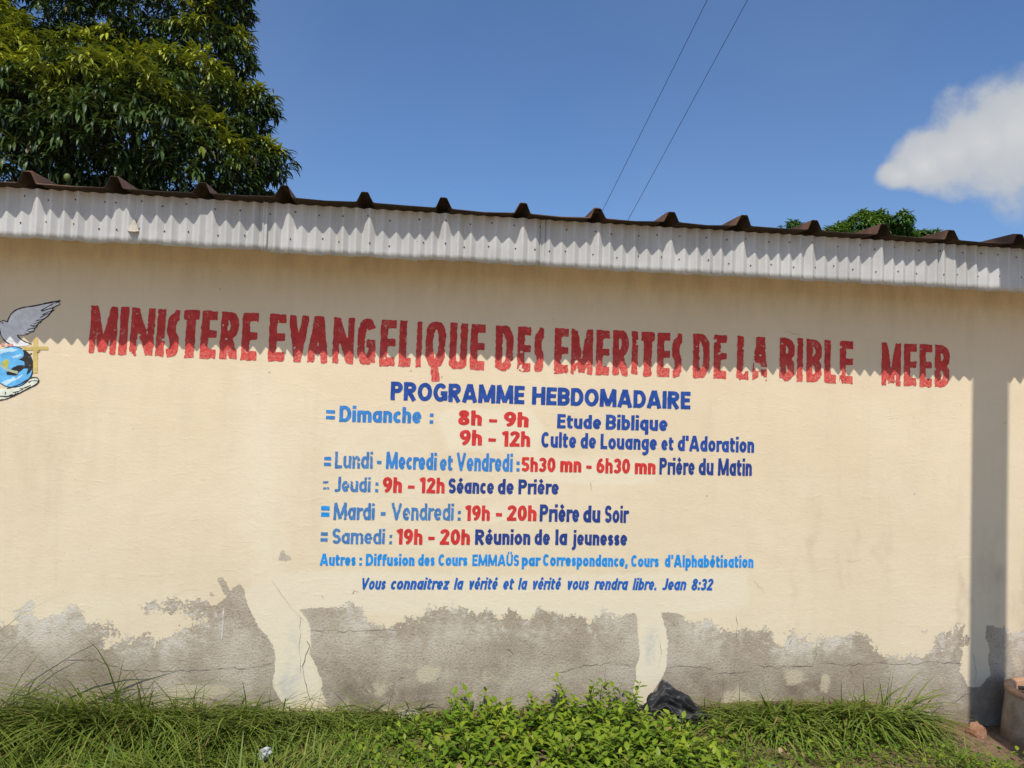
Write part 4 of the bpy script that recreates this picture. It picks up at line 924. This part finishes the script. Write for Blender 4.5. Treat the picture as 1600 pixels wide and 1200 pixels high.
def build_pole():
    (xa, xb), _ = wall_at(np.array([1517.0, 1574.5]), np.array([800.0, 800.0]))
    y = -1.75; tn = math.tan(math.radians(-SUN_AZ)); xc = (xa+xb)/2+y*tn; w = (xb-xa)/2/(1+tn)
    r = empty('utility_pole', (xc, y, 0)); tag(r, 'square grey concrete utility pole standing before the right end of the wall', 'pole')
    V = []; Fq = []
    a = w; V = [(-a, -a, -.5), (a, -a, -.5), (a, a, -.5), (-a, a, -.5), (-a, -a, 4.9), (a, -a, 4.9), (a, a, 4.9), (-a, a, 4.9), (-a*.75, -a*.75, 8.0), (a*.75, -a*.75, 8.0), (a*.75, a*.75, 8.0), (-a*.75, a*.75, 8.0)]
    Fq = [(3, 2, 1, 0), (8, 9, 10, 11)]+[(i, (i+1) % 4, (i+1) % 4+4, i+4) for i in range(4)]+[(4+i, 4+(i+1) % 4, (i+1) % 4+8, i+8) for i in range(4)]
    mesh('pole_shaft', V, Fq, M_POLE, r)
    V = []; Fq = []; box(V, Fq, -.75, .75, a+.002, a+.08, 7.35, 7.45); mesh('cross_arm', V, Fq, M_POLE, r)
    V = []; Fq = []
    mx, my = .95, 4.9
    mast = empty('service_mast', (mx, my, 0)); tag(mast, 'short iron service mast on the roof where both cables end', 'mast')
    tube(V, Fq, [Vector((0, 0, 2.78)), Vector((0, 0, 3.20))], [.03, .03]); mesh('mast_tube', V, Fq, M_IRON, mast)
    V = []; Fq = []; box(V, Fq, -.30, .30, -.02, .02, 3.10, 3.14); mesh('mast_arm', V, Fq, M_IRON, mast)
    # both cables pass through the places where the photograph shows them above the roof
    for n, (ua, ub) in enumerate((((1105, 0), (940, 332)), ((1168, 0), (985, 337)))):
        A = pt(ua[0], ua[1], 2.2+.0*n); B = pt(ub[0], ub[1], 4.3)
        d = (B-A).normalized()
        P = []
        s0 = -((A.y-y)/d.y); s1 = (B-A).length+.55
        for i in range(25):
            s = s0+(s1-s0)*i/24; P.append(A+d*s+Vector((0, 0, -.10*math.sin(math.pi*i/24)*0)))
        V = []; Fq = []; tube(V, Fq, P, [.0026]*25, 6)
        o = mesh('overhead_cable', V, Fq, M_WIRE)
        tag(o, ('left one of two thin black cables sloping across the blue sky', 'right one of two thin black cables sloping across the blue sky')[n], 'cable', 'overhead cables')
build_pole()

# ------------------------------------------------------------------ foliage
def tinted(name, V, Fq, tint, mat, parent=None):
    me = bpy.data.meshes.new(name); V = np.asarray(V, np.float32); Fq = np.asarray(Fq, np.int32)
    nv, nf, k = len(V), len(Fq), Fq.shape[1]
    me.vertices.add(nv); me.vertices.foreach_set('co', V.ravel())
    me.loops.add(nf*k); me.loops.foreach_set('vertex_index', Fq.ravel())
    me.polygons.add(nf); me.polygons.foreach_set('loop_start', np.arange(0, nf*k, k, dtype=np.int32)); me.polygons.foreach_set('use_smooth', np.ones(nf, bool))
    me.update(calc_edges=True)
    at = me.color_attributes.new('tint', 'FLOAT_COLOR', 'POINT'); A = np.ones((nv, 4), np.float32); A[:, :3] = tint; at.data.foreach_set('color', A.ravel())
    return link(name, me, mat, parent)
def blades(base, dirv, up0, length, width, droop, rows=5, shape='leaf', fold=.0):
    """arrays of curved blades; base (N,3), dirv (N,3) horizontal-ish heading, up0 (N) initial steepness in radians, droop (N) turn in radians"""
    N = len(base); s = np.linspace(0, 1, rows)
    ang = up0[:, None]-droop[:, None]*s[None, :]
    seg_ = (length/(rows-1))[:, None]
    hx = np.cumsum(np.cos(ang)*seg_, 1)-np.cos(ang[:, :1])*seg_; hz = np.cumsum(np.sin(ang)*seg_, 1)-np.sin(ang[:, :1])*seg_
    if shape == 'leaf': wp = np.array([.10, .80, 1.0, .72, .0]) if rows == 5 else np.interp(s, [0, .3, .5, .75, 1], [.1, .9, 1, .7, 0])
    elif shape == 'ovate': wp = np.interp(s, [0, .12, .38, .75, 1], [.06, .45, 1, .62, 0])
    else: wp = np.interp(s, [0, .4, .8, 1], [.75, 1, .55, .02])
    side = np.stack((-dirv[:, 1], dirv[:, 0], np.zeros(N)), -1)
    C = base[:, None, :]+dirv[:, None, :]*hx[..., None]; C[..., 2] += hz
    wv = side[:, None, :]*(width[:, None]*wp[None, :]*.5)[..., None]
    nrm = np.stack((-np.sin(ang)*dirv[:, None, 0], -np.sin(ang)*dirv[:, None, 1], np.cos(ang)), -1)
    lift = nrm*(fold*width[:, None]*wp[None, :]*.5)[..., None]
    if fold:
        Vv = np.stack((C-wv+lift, C, C+wv+lift), 2); k = 3
    else:
        Vv = np.stack((C-wv, C+wv), 2); k = 2
    V = Vv.reshape(N, rows*k, 3)
    q = []
    for r in range(rows-1):
        for c in range(k-1): q.append((r*k+c, r*k+c+1, (r+1)*k+c+1, (r+1)*k+c))
    q = np.array(q); Fq = (q[None]+(np.arange(N)*rows*k)[:, None, None]).reshape(-1, 4)
    return V.reshape(-1, 3), Fq, rows*k

def crown(name, lobes, density, leaf_len, mat, parent, seed, young=.35, per=12, front_bias=True, fill=.25, slim=.23):
    """rosettes of drooping leaves scattered through the outer layer of several lobes; lobes: (centre, (rx, ry, rz))"""
    rng = np.random.default_rng(seed); pts = []; nor = []; yg = []
    for ci, (c, r) in enumerate(lobes):
        c = np.array(c); r = np.array(r); area = 4*math.pi*((r[0]*r[1]+r[0]*r[2]+r[1]*r[2])/3)
        n = int(area*density); d = rng.normal(size=(n*2, 3)); d /= np.linalg.norm(d, axis=1)[:, None]
        if front_bias:
            keep = rng.random(len(d)) < np.where(d[:, 1] < .35, 1, .25); d = d[keep]
        d = d[:n]
        lump = .80+.36*fbm(d[:, 0]*2.3+ci*7+20, d[:, 2]*2.3+d[:, 1]*1.7+20, seed+ci, 3)
        rad = np.where(rng.random(len(d)) < fill, rng.uniform(.45, .85, len(d)), rng.uniform(.86, 1.03, len(d)))*lump
        p = c+d*r*rad[:, None]
        inside = np.zeros(len(p), bool)
        for cj, (c2, r2) in enumerate(lobes):
            if cj != ci: inside |= (((p-np.array(c2))/np.array(r2))**2).sum(1) < .62
        p = p[~inside]; dd = d[~inside]; rr = rad[~inside]
        y = np.clip((dd[:, 2]-.05)*1.1, 0, 1)*(rr > .82)*(vnoise(p[:, 0]*1.9+9, p[:, 2]*1.9+p[:, 1]*1.1+9, seed+3) > 1-young*1.35)
        pts.append(p); nor.append(dd); yg.append(y*rng.uniform(.55, 1, len(p)))
    P = np.concatenate(pts); Nn = np.concatenate(nor); Y = np.concatenate(yg); n = len(P)
    idx = np.repeat(np.arange(n), per); m = len(idx)
    az = rng.uniform(0, 2*math.pi, m)
    out = Nn[idx]; dv = np.stack((np.cos(az)+out[:, 0]*.9, np.sin(az)+out[:, 1]*.9, np.zeros(m)), -1); dv /= np.linalg.norm(dv, axis=1)[:, None]+1e-9
    up = rng.uniform(-.55, .75, m)+Y[idx]*.25; droop = rng.uniform(.5, 1.7, m)*(1-.35*Y[idx])
    L = leaf_len*rng.uniform(.6, 1.15, m)
    base = P[idx]+rng.normal(size=(m, 3))*leaf_len*.10
    V, Fq, k = blades(base, dv, up, L, L*slim*rng.uniform(.85, 1.15, m), droop, 5, 'leaf', .22)
    t0 = np.clip(rng.normal(.5, .25, n)[idx]+rng.normal(0, .15, m), 0, 1); t1 = np.clip(Y[idx]+rng.normal(0, .08, m), 0, 1)*(Y[idx] > .05)
    t2 = (rng.random(m) < .012)*rng.uniform(.4, .9, m)
    return tinted(name, V, Fq, np.repeat(np.stack((t0, t1, t2), -1), k, 0), mat, parent)
def limbs(name, base, height, spread, targets, r0, parent, mat, seed):
    rnd = random.Random(seed); V = []; Fq = []
    fork = Vector((base[0], base[1], height)); P = [Vector((base[0]+.1*math.sin(i*1.3), base[1]+.08*math.cos(i), -.3+(height+.3)*i/5)) for i in range(6)]
    tube(V, Fq, P, [r0*(1.25-.1*i) for i in range(6)], 10)
    for T in targets:
        T = Vector(T); Q = []
        for i in range(8):
            s = i/7; q = P[-2].lerp(T, s); q.z += .5*math.sin(math.pi*s)*(T.z-height)*.12; q += Vector((rnd.uniform(-.1, .1), rnd.uniform(-.1, .1), rnd.uniform(-.1, .1)))*(1 if 0 < i < 7 else 0); Q.append(q)
        tube(V, Fq, Q, [r0*.55*(1-.85*i/7) for i in range(8)], 7)
    return mesh(name, V, Fq, mat, parent, smooth=True)

def lobe(u, v, r, Y, sy=1.0, sz=1.0):
    c = pt(u, v, Y); k = (Y-CAM[1])/F_PX*r*1.02
    return (tuple(c), (k, k*sy, k*sz))
def build_mango():
    L = [lobe(195, 225, 135, 11.5, 1, .95), lobe(60, 250, 140, 11.5), lobe(285, 285, 105, 11.8), lobe(345, 250, 70, 12.5), lobe(390, 262, 48, 12.8), lobe(432, 258, 22, 12.8), lobe(-110, 200, 190, 12),
         lobe(360, 185, 52, 14.5), lobe(398, 168, 32, 14.5), lobe(316, 95, 72, 14.8), lobe(150, 180, 120, 14.5), lobe(270, 200, 110, 14), lobe(210, 300, 110, 13), lobe(80, 310, 120, 13), lobe(330, 300, 80, 13), lobe(312, 10, 74, 15), lobe(245, 60, 110, 15.5), lobe(215, -70, 150, 15.5), lobe(70, 60, 150, 15.5), lobe(40, -120, 190, 15.8), lobe(-150, 0, 220, 15.5), lobe(-200, -220, 220, 15.5), lobe(130, -240, 160, 16), lobe(-60, 120, 120, 13)]
    r = empty('mango_tree', (-7.6, 15.2, 0)); tag(r, 'tall dense mango tree with drooping dark leaves behind the left of the roof', 'tree')
    off = Vector((-7.6, 15.2, 0))
    Ll = [((c[0]-off.x, c[1]-off.y, c[2]), rr) for c, rr in L]
    crown('crown', Ll, 21, .31, M_LEAF, r, 5, young=.36, per=13, slim=.19)
    limbs('trunk', (0, 0), 3.6, 3, [c for c, _ in Ll[11:17]], .36, r, M_BARK, 3)
    bm = bmesh.new(); bmesh.ops.create_uvsphere(bm, u_segments=12, v_segments=8, radius=1); me = bpy.data.meshes.new('mango'); bm.to_mesh(me); bm.free(); me.materials.append(M_MANGO)
    for f in me.polygons: f.use_smooth = True
    for (u, v, Y) in ((105, 277, 9.7), (333, 97, 13.6), (303, 257, 10.6)):
        o = bpy.data.objects.new('mango', me); COL.objects.link(o); o.parent = r; o.location = pt(u, v, Y)-off; o.scale = (.055, .05, .068)
build_mango()
def build_far_trees():
    Y = 16.0
    L = [lobe(1345, 376, 42, Y), lobe(1308, 384, 34, Y), lobe(1372, 352, 22, Y), lobe(1352, 346, 16, Y), lobe(1412, 344, 13, Y-.5), lobe(1400, 372, 26, Y), lobe(1446, 384, 28, Y), lobe(1390, 408, 50, Y+.8), lobe(1330, 450, 80, Y+.6), lobe(1430, 455, 75, Y+.9), lobe(1380, 520, 90, Y+.4)]
    c = L[0][0]; r = empty('leafy_tree', (c[0], c[1], 0)); tag(r, 'bright green tree top rising behind the right part of the roof', 'tree')
    Ll = [((a[0]-c[0], a[1]-c[1], a[2]), b) for a, b in L]
    crown('crown', Ll, 60, .20, M_LEAF2, r, 11, young=.5, per=12, fill=.2, slim=.30); limbs('trunk', (0, 0), 2.2, 1, [a for a, _ in Ll], .2, r, M_BARK, 5)
    L = [lobe(1238, 364, 19, Y+1), lobe(1252, 372, 16, Y+1), lobe(1222, 374, 14, Y+1), lobe(1238, 390, 26, Y+1.3), lobe(1225, 430, 42, Y+1.2), lobe(1255, 460, 50, Y+1.4)]
    c = L[0][0]; r = empty('leafy_tree', (c[0], c[1], 0)); tag(r, 'small green tree tip barely showing above the roof, left of the larger tree top', 'tree')
    Ll = [((a[0]-c[0], a[1]-c[1], a[2]), b) for a, b in L]
    crown('crown', Ll, 60, .20, M_LEAF2, r, 12, young=.3, per=12, fill=.2, slim=.30); limbs('trunk', (0, 0), 2.4, 1, [a for a, _ in Ll], .13, r, M_BARK, 6)
build_far_trees()

# ------------------------------------------------------------------ grass, weeds
def grass_object(name, base, L, W, up, droop, az, tint, mat=None):
    dv = np.stack((np.cos(az), np.sin(az), np.zeros(len(az))), -1)
    hit = base[:, 1]+dv[:, 1]*L*.95 > -.012; dv[hit, 1] = -np.abs(dv[hit, 1])*.8; dv /= np.linalg.norm(dv, axis=1)[:, None]
    rr = np.random.default_rng(77).random(len(L)); up = np.where(hit, np.clip(up+.30*rr, .45, 1.45), up); L = np.where(hit, L*(.55+.95*rr*vnoise(base[:, 0]*9, base[:, 1]*3, 61)), L)
    V, Fq, k = blades(base, dv, up, L, W, droop, 5, 'blade')
    front = V[:, 1] > -.004
    V[front, 1] = -.004-(V[front, 1]+.004)*.05
    return tinted(name, V, Fq, np.repeat(tint, k, 0), mat or M_GRASS)
def weed_region(x, y):
    """how strongly the leafy weeds hold a spot"""
    return np.clip(1.25-np.hypot((x-.76)/.76, (y+.52)/.58)*1.0, 0, 1)
def build_grass():
    rng = np.random.default_rng(21); n = 90000
    x = rng.uniform(-3.4, 4.0, n); y = -(.015+rng.random(n)**.9*1.35)
    w = weed_region(x, y)
    bare = np.clip((x-2.70)/.25, 0, 1)*np.clip(1-(-y-.55)/.3, 0, 1)
    keep = (rng.random(n) > w*.92) & (rng.random(n) > bare*.97)
    x, y = x[keep], y[keep]; n = len(x)
    tall = np.interp(x, [-3.4, -2.0, -1.2, -.5, .2, 1.2, 4], [1.45, 1.35, 1.15, .9, .6, .5, .45])*(.75+.6*vnoise(x*3, y*3, 4))
    tall *= np.where(y > -.30, 1.05+.95*np.clip((-.5-x)/1.0, 0, 1), .85)*(.62+.76*vnoise(x*4.2+2, y*5, 14))
    L = tall*.21*rng.uniform(.45, 1.35, n); W = rng.uniform(.0035, .0078, n)*np.clip(tall+.25, .6, 1.2)
    lean = vnoise(x*2.1, y*2.1+5, 9)*2*math.pi
    az = np.where(rng.random(n) < .55, lean+rng.normal(0, .7, n), rng.uniform(0, 2*math.pi, n))
    up = np.where(rng.random(n) < .05, rng.uniform(.9, 1.35, n), rng.uniform(.15, 1.05, n)); droop = rng.uniform(.4, 1.8, n)
    z = ground_z(x, y)-.006
    t = np.stack((np.clip(rng.normal(.45, .28, n)+.25*(vnoise(x*2.5, y*2.5, 2)-.5), 0, 1), np.clip(rng.normal(.12, .22, n), 0, 1), (rng.random(n) < .055)*rng.uniform(.3, 1, n)), -1)
    o = grass_object('grass', np.stack((x, y, z), -1), L, W, up, droop, az, t); tag(o, 'long tangled green grass along the foot of the wall', 'grass', kind='stuff')
    # small creeping leaves between the grass
    n = 15000; x = rng.uniform(-3.2, 3.9, n); y = -(.25+rng.random(n)*1.15); keep = (weed_region(x, y) < .75) & (vnoise(x*2.3, y*2.3, 17)+.25*(x > 1) > .42) & ((x < 2.75) | (y < -.55)); x, y = x[keep], y[keep]; n = len(x)
    az = rng.uniform(0, 6.28, n); L = rng.uniform(.012, .034, n); V, Fq, k = blades(np.stack((x, y, ground_z(x, y)+rng.uniform(.0, .075, n)), -1), np.stack((np.cos(az), np.sin(az), np.zeros(n)), -1), rng.uniform(.1, 1.0, n), L, L*rng.uniform(.45, .7, n), rng.uniform(.1, 1.2, n), 5, 'ovate', .15)
    t = np.stack((np.clip(rng.normal(.35, .25, n), 0, 1), np.clip(rng.normal(.1, .2, n), 0, 1), (rng.random(n) < .08)*rng.uniform(.3, 1, n)), -1)
    o = tinted('creeping_weeds', V, Fq, np.repeat(t, k, 0), M_WEED); tag(o, 'small creeping leaves spread through the short grass', 'ground cover', kind='stuff')
    # thinner grass towards the photographer
    n = 26000; x = rng.uniform(-4.5, 4.5, n); y = rng.uniform(-3.6, -1.3, n); L = rng.uniform(.05, .16, n); W = rng.uniform(.003, .006, n)
    t = np.stack((rng.uniform(.1, .8, n), np.clip(rng.normal(.1, .2, n), 0, 1), (rng.random(n) < .06)*.8), -1)
    o = grass_object('grass', np.stack((x, y, ground_z(x, y)-.005), -1), L, W, rng.uniform(.5, 1.5, n), rng.uniform(.2, 1.5, n), rng.uniform(0, 6.28, n), t); tag(o, 'short grass nearer the photographer', 'grass', kind='stuff')
    # tussocks: dense clumps of broad arching blades
    def tuft(cx, cy, rad, nb, l0, label, seed, w0=.010):
        r = np.random.default_rng(seed); a = r.uniform(0, 6.28, nb); q = np.sqrt(r.random(nb))*rad; bx = np.cos(a)*q*1.5; by = np.sin(a)*q*.6
        az = a+r.normal(0, 1.0, nb); Lb = l0*r.uniform(.45, 1.15, nb); stiff = r.random(nb) < .03; Lb = Lb*np.where(stiff, .72, 1)
        up = np.where(stiff, r.uniform(1.2, 1.55, nb), r.uniform(.25, 1.05, nb)); dr = np.where(stiff, r.uniform(.0, .5, nb), r.uniform(.6, 2.0, nb))
        t_ = np.stack((np.clip(r.normal(.5, .25, nb), 0, 1), np.clip(r.normal(.12, .2, nb), 0, 1), (r.random(nb) < .05)*.7), -1)
        by = np.minimum(by, -cy-.02)
        dv = np.stack((np.cos(az), np.sin(az), np.zeros(nb)), -1)
        hit = by+dv[:, 1]*Lb*.95 > -cy-.012; dv[hit, 1] = -np.abs(dv[hit, 1])*.8; dv /= np.linalg.norm(dv, axis=1)[:, None]; up = np.where(hit, np.clip(up+.2, .6, 1.4), up)
        V, Fq, k = blades(np.stack((bx, by, np.zeros(nb)), -1), dv, up, Lb, r.uniform(.6, 1.1, nb)*np.where(stiff, .5, 1)*w0, dr, 6, 'blade')
        lim = -cy-.005; f = V[:, 1] > lim; V[f, 1] = lim-(V[f, 1]-lim)*.05
        o = tinted('grass_tussock', V, Fq, np.repeat(t_, k, 0), M_GRASS); o.location = (cx, cy, float(ground_z(cx, cy)))
        tag(o, label, 'grass clump', 'grass clumps at the foot of the wall')
    tuft(2.46, -.22, .15, 480, .37, 'tall broad bladed grass clump against the right of the wall, beside the bare soil', 1, .013)
    tuft(1.98, -.24, .24, 520, .31, 'lower spreading grass clump just left of the tall one at the right', 2, .012)
    tuft(-2.00, -.16, .24, 420, .34, 'tall grass clump under the painted globe at the left edge', 3, .010)
    tuft(-1.35, -.14, .22, 340, .33, 'arching grass clump bending right against the bare cement at the left', 4, .010)
    tuft(-.62, -.10, .16, 150, .30, 'thin grass clump beside the cream mend on the left', 5, .008)
    tuft(-.02, -.10, .13, 90, .28, 'sparse dark grass clump between the cream mend and the leafy weeds', 6, .008)
build_grass()
def build_weeds():
    rng = np.random.default_rng(33); n = 400
    x = rng.uniform(-.15, 1.75, 6000); y = rng.uniform(-1.15, -.05, 6000); ok = rng.random(6000) < weed_region(x, y)**.8
    ok &= ~((x > 1.13) & (x < 1.62) & (y > -.34))
    x, y = x[ok][:n], y[ok][:n]; extra = [(1.95, -.75), (-.75, -.9), (2.1, -.85), (1.7, -.8), (-.15, -.65), (2.32, -.95), (1.52, -.33), (1.30, -.34)]
    x = np.concatenate((x, [e[0] for e in extra])); y = np.concatenate((y, [e[1] for e in extra])); n = len(x)
    prof = np.interp(x, [-.15, .1, .35, .55, .7, .85, 1.05, 1.25, 1.45, 1.75], [.10, .17, .22, .17, .22, .27, .26, .20, .13, .08])
    H = .68*prof*rng.uniform(.5, 1.15, n)*np.where(rng.random(n) < .06, 1.25, 1)
    SV, SF = [], []; bases = []; az = []; up = []; LL = []; yng = []
    for i in range(n):
        b = Vector((x[i], y[i], float(ground_z(x[i], y[i]))-.005)); lx, ly = rng.normal(0, .18), rng.normal(-.08, .15); h = float(H[i]); top = b+Vector((lx*h, min(ly*h, -b.y-.02), h))
        tube(SV, SF, [b, b.lerp(top, .5)+Vector((rng.normal()*.008, rng.normal()*.008, 0)), top], [.0026, .0020, .0010], 4)
        a0 = rng.uniform(0, 6.28); nl = int(6+h*40); tuftn = rng.random() < .35
        for k in range(nl):
            s = .18+.82*(k+rng.random()*.6)/nl; bases.append(b.lerp(top, min(s, 1))); az.append(a0+k*2.4+rng.normal()*.25); up.append(rng.uniform(.05, .85) if s < .85 else rng.uniform(.5, 1.2)); LL.append(rng.uniform(.036, .068)*(1.1-.35*s)); yng.append(np.clip((s-.45)*1.3+rng.normal()*.15, 0, 1)*(1 if tuftn else .55))
    bases = np.array([tuple(b) for b in bases]); az = np.array(az); up = np.array(up); LL = np.array(LL); m = len(az)
    dv = np.stack((np.cos(az), np.sin(az), np.zeros(m)), -1)
    hit = bases[:, 1]+LL > -.012; dv[hit, 1] = -np.abs(dv[hit, 1])
    V, Fq, k = blades(bases+dv*.006, dv, up, LL, LL*rng.uniform(.42, .62, m), rng.uniform(.1, 1.0, m), 6, 'ovate', .18)
    f = V[:, 1] > -.004; V[f, 1] = -.004-(V[f, 1]+.004)*.05
    t = np.stack((np.clip(rng.normal(.45, .25, m), 0, 1), np.array(yng), (rng.random(m) < .035)*rng.uniform(.3, 1, m)), -1)
    SV = np.array(SV); o0 = len(V)
    SFq = np.array([q for q in SF if len(q) == 4]) + o0
    o = tinted('leafy_weeds', np.concatenate((V, SV)), np.concatenate((Fq, SFq)), np.concatenate((np.repeat(t, k, 0), np.tile((.2, .1, .25), (len(SV), 1)))), M_WEED)
    tag(o, 'bright green low leafy weeds massed before the middle of the wall', 'weeds', kind='stuff')
build_weeds()

# ------------------------------------------------------------------ small things on the ground
def lumpy(name, loc, scale, mat, seed, amp=.25, freq=2.2, sub=3, rot=0):
    bm = bmesh.new(); bmesh.ops.create_icosphere(bm, subdivisions=sub, radius=1)
    for v in bm.verts:
        p = v.co.copy(); k = 1+amp*(float(fbm(p.x*freq+seed+9, p.y*freq+p.z*1.7+9, seed, 3))-.5)*2
        v.co = p*k; v.co.x *= scale[0]; v.co.y *= scale[1]; v.co.z *= scale[2]
    me = bpy.data.meshes.new(name); bm.to_mesh(me); bm.free()
    for f in me.polygons: f.use_smooth = True
    o = link(name, me, mat); o.location = loc; o.rotation_euler = (0, 0, rot); return o
def build_bag():
    c = pt(1052, 1128, -.16); bm = bmesh.new(); bmesh.ops.create_icosphere(bm, subdivisions=6, radius=1)
    for v in bm.verts:
        p = v.co.normalized(); th = p.x
        # a sagging heap: peak left of the middle, a long tail to the right
        hgt = np.interp(th, [-1, -.75, -.45, -.28, -.08, .25, .6, 1], [.02, .085, .150, .180, .155, .115, .070, .012])
        z = (p.z if p.z > 0 else p.z*.25)
        q = Vector((th*.195, p.y*(.085+.02*math.sin(th*4)), z*hgt))
        r1 = float(fbm(p.x*2.4+5, p.y*2.2+p.z*2.6+5, 3, 2)); ridge = 1-abs(2*r1-1)
        r2 = float(fbm(p.x*7+p.z*4+8, p.y*6-p.z*5+8, 8, 2)); ridge2 = 1-abs(2*r2-1)
        n = Vector((p.x*.4, p.y, p.z)).normalized(); q += n*((ridge-.65)*.062+(ridge2-.7)*.009)
        v.co = q
    me = bpy.data.meshes.new('plastic_bag'); bm.to_mesh(me); bm.free()
    for f in me.polygons: f.use_smooth = True
    o = link('plastic_bag', me, M_BAG); o.location = (c.x, -.15, float(ground_z(c.x, -.15))+.015); tag(o, 'crumpled black plastic bag lying in the weeds against the wall', 'bag')
build_bag()
def build_pot():
    base = pt(1569, 1112, -.27); R = .23; cx = base.x+R+.07; cy = -.27
    z0 = -.12; top = float(wall_at(1569, 1066, -.27)[1])-.055
    r = empty('planter', (cx, cy, z0)); tag(r, 'round weathered cement planter with a worn terracotta rim at the right edge', 'planter')
    def lathe(name, prof, mat, n=48):
        V = []; Fq = []
        for rr, z in prof:
            for i in range(n):
                a = 2*math.pi*i/n; k = rr*(1+.012*math.sin(3*a+z*9)); V.append((k*math.cos(a), k*math.sin(a), z))
        for j in range(len(prof)-1):
            for i in range(n): Fq.append((j*n+i, j*n+(i+1) % n, (j+1)*n+(i+1) % n, (j+1)*n+i))
        return mesh(name, V, Fq, mat, r, smooth=True)
    h = top-z0
    lathe('planter_body', [(.02, .0), (R+.02, .0), (R+.015, h*.3), (R, h*.85), (R-.006, h-.022)], M_POT)
    lathe('planter_rim', [(R-.006, h-.024), (R+.004, h-.018), (R+.006, h-.004), (R-.004, h), (R-.035, h-.001), (R-.042, h-.008), (R-.044, h-.08)], M_RIM)
    lathe('planter_soil', [(R-.044, h-.045), (R-.10, h-.03), (.001, h-.02)], M_GROUND)
    rnd = random.Random(2)
    for k in range(5):
        V = []; Fq = []; a = rnd.uniform(0, 6.28); p = Vector((rnd.uniform(-.15, .05), rnd.uniform(-.12, .1), h-.02)); d = Vector((math.cos(a), math.sin(a), rnd.uniform(-.05, .2)))*.09
        tube(V, Fq, [p-d, p+Vector((0, 0, .02)), p+d], [.014, .016, .010], 6); o = mesh('dead_stick', V, Fq, M_CRACK); o.location = (cx, cy, z0); tag(o, 'short dark dead stick lying in the cement planter', 'stick', 'dead sticks in the planter')
build_pot()
def build_bits():
    def at(u, v, Y): return pt(u, v, Y)
    p = at(1527, 1150, -.22); o = lumpy('laterite_stone', (p.x, -.22, -.06), (.055, .045, .075), M_STONE, 3, .3); tag(o, 'reddish laterite stone standing on bare soil at the shadow edge', 'stone')
    p = at(1560, 1172, -.30); o = lumpy('rubble_lump', (p.x, -.30, -.105), (.11, .08, .035), M_GROUND, 5, .35); tag(o, 'flat brown clod of earth before the planter', 'clod')
    p = at(645, 1112, -.10); o = lumpy('rubble_stone', (p.x-.03, -.06, .022), (.075, .045, .04), M_STONE2, 7, .3); tag(o, 'pale rubble stone at the wall foot left of the weeds', 'stone')
    p = at(790, 1112, -.10); o = lumpy('rubble_stone', (p.x, -.06, .022), (.065, .045, .04), M_STONE2, 8, .3); tag(o, 'pale rubble stone at the wall foot behind the middle of the weeds', 'stone')
    p = at(413, 1178, -.55); bm = bmesh.new(); bmesh.ops.create_icosphere(bm, subdivisions=3, radius=1)
    for v in bm.verts:
        q = v.co.copy(); v.co = Vector((q.x*.022, q.y*.018, q.z*.034))*(1+.9*(float(fbm(q.x*3+4, q.y*3+q.z*2+4, 6, 3))-.5)*2)
    me = bpy.data.meshes.new('litter'); bm.to_mesh(me); bm.free(); o = link('crumpled_wrapper', me, M_LITTER); o.location = (p.x, -.55, max(p.z, .06)); o.rotation_euler = (.3, .5, .2); tag(o, 'small crumpled white wrapper caught in the grass at the left', 'wrapper')
    for (u, v, Y, s, lab) in ((1218, 1166, -.62, .05, 'curled dry brown leaf in the grass right of the weeds'), (1476, 1138, -.28, .04, 'dry brown leaf on the bare soil beside the tall grass clump')):
        p = at(u, v, Y); V, Fq, k = blades(np.array([[0, 0, 0.]]), np.array([[.8, .6, 0]]), np.array([.7]), np.array([s*1.6]), np.array([s*.8]), np.array([1.7]), 6, 'ovate', .3)
        o = mesh('dry_leaf', V, Fq, M_DRY, smooth=True); o.location = (p.x, Y, float(ground_z(p.x, Y))+.05); tag(o, lab, 'leaf')
build_bits()
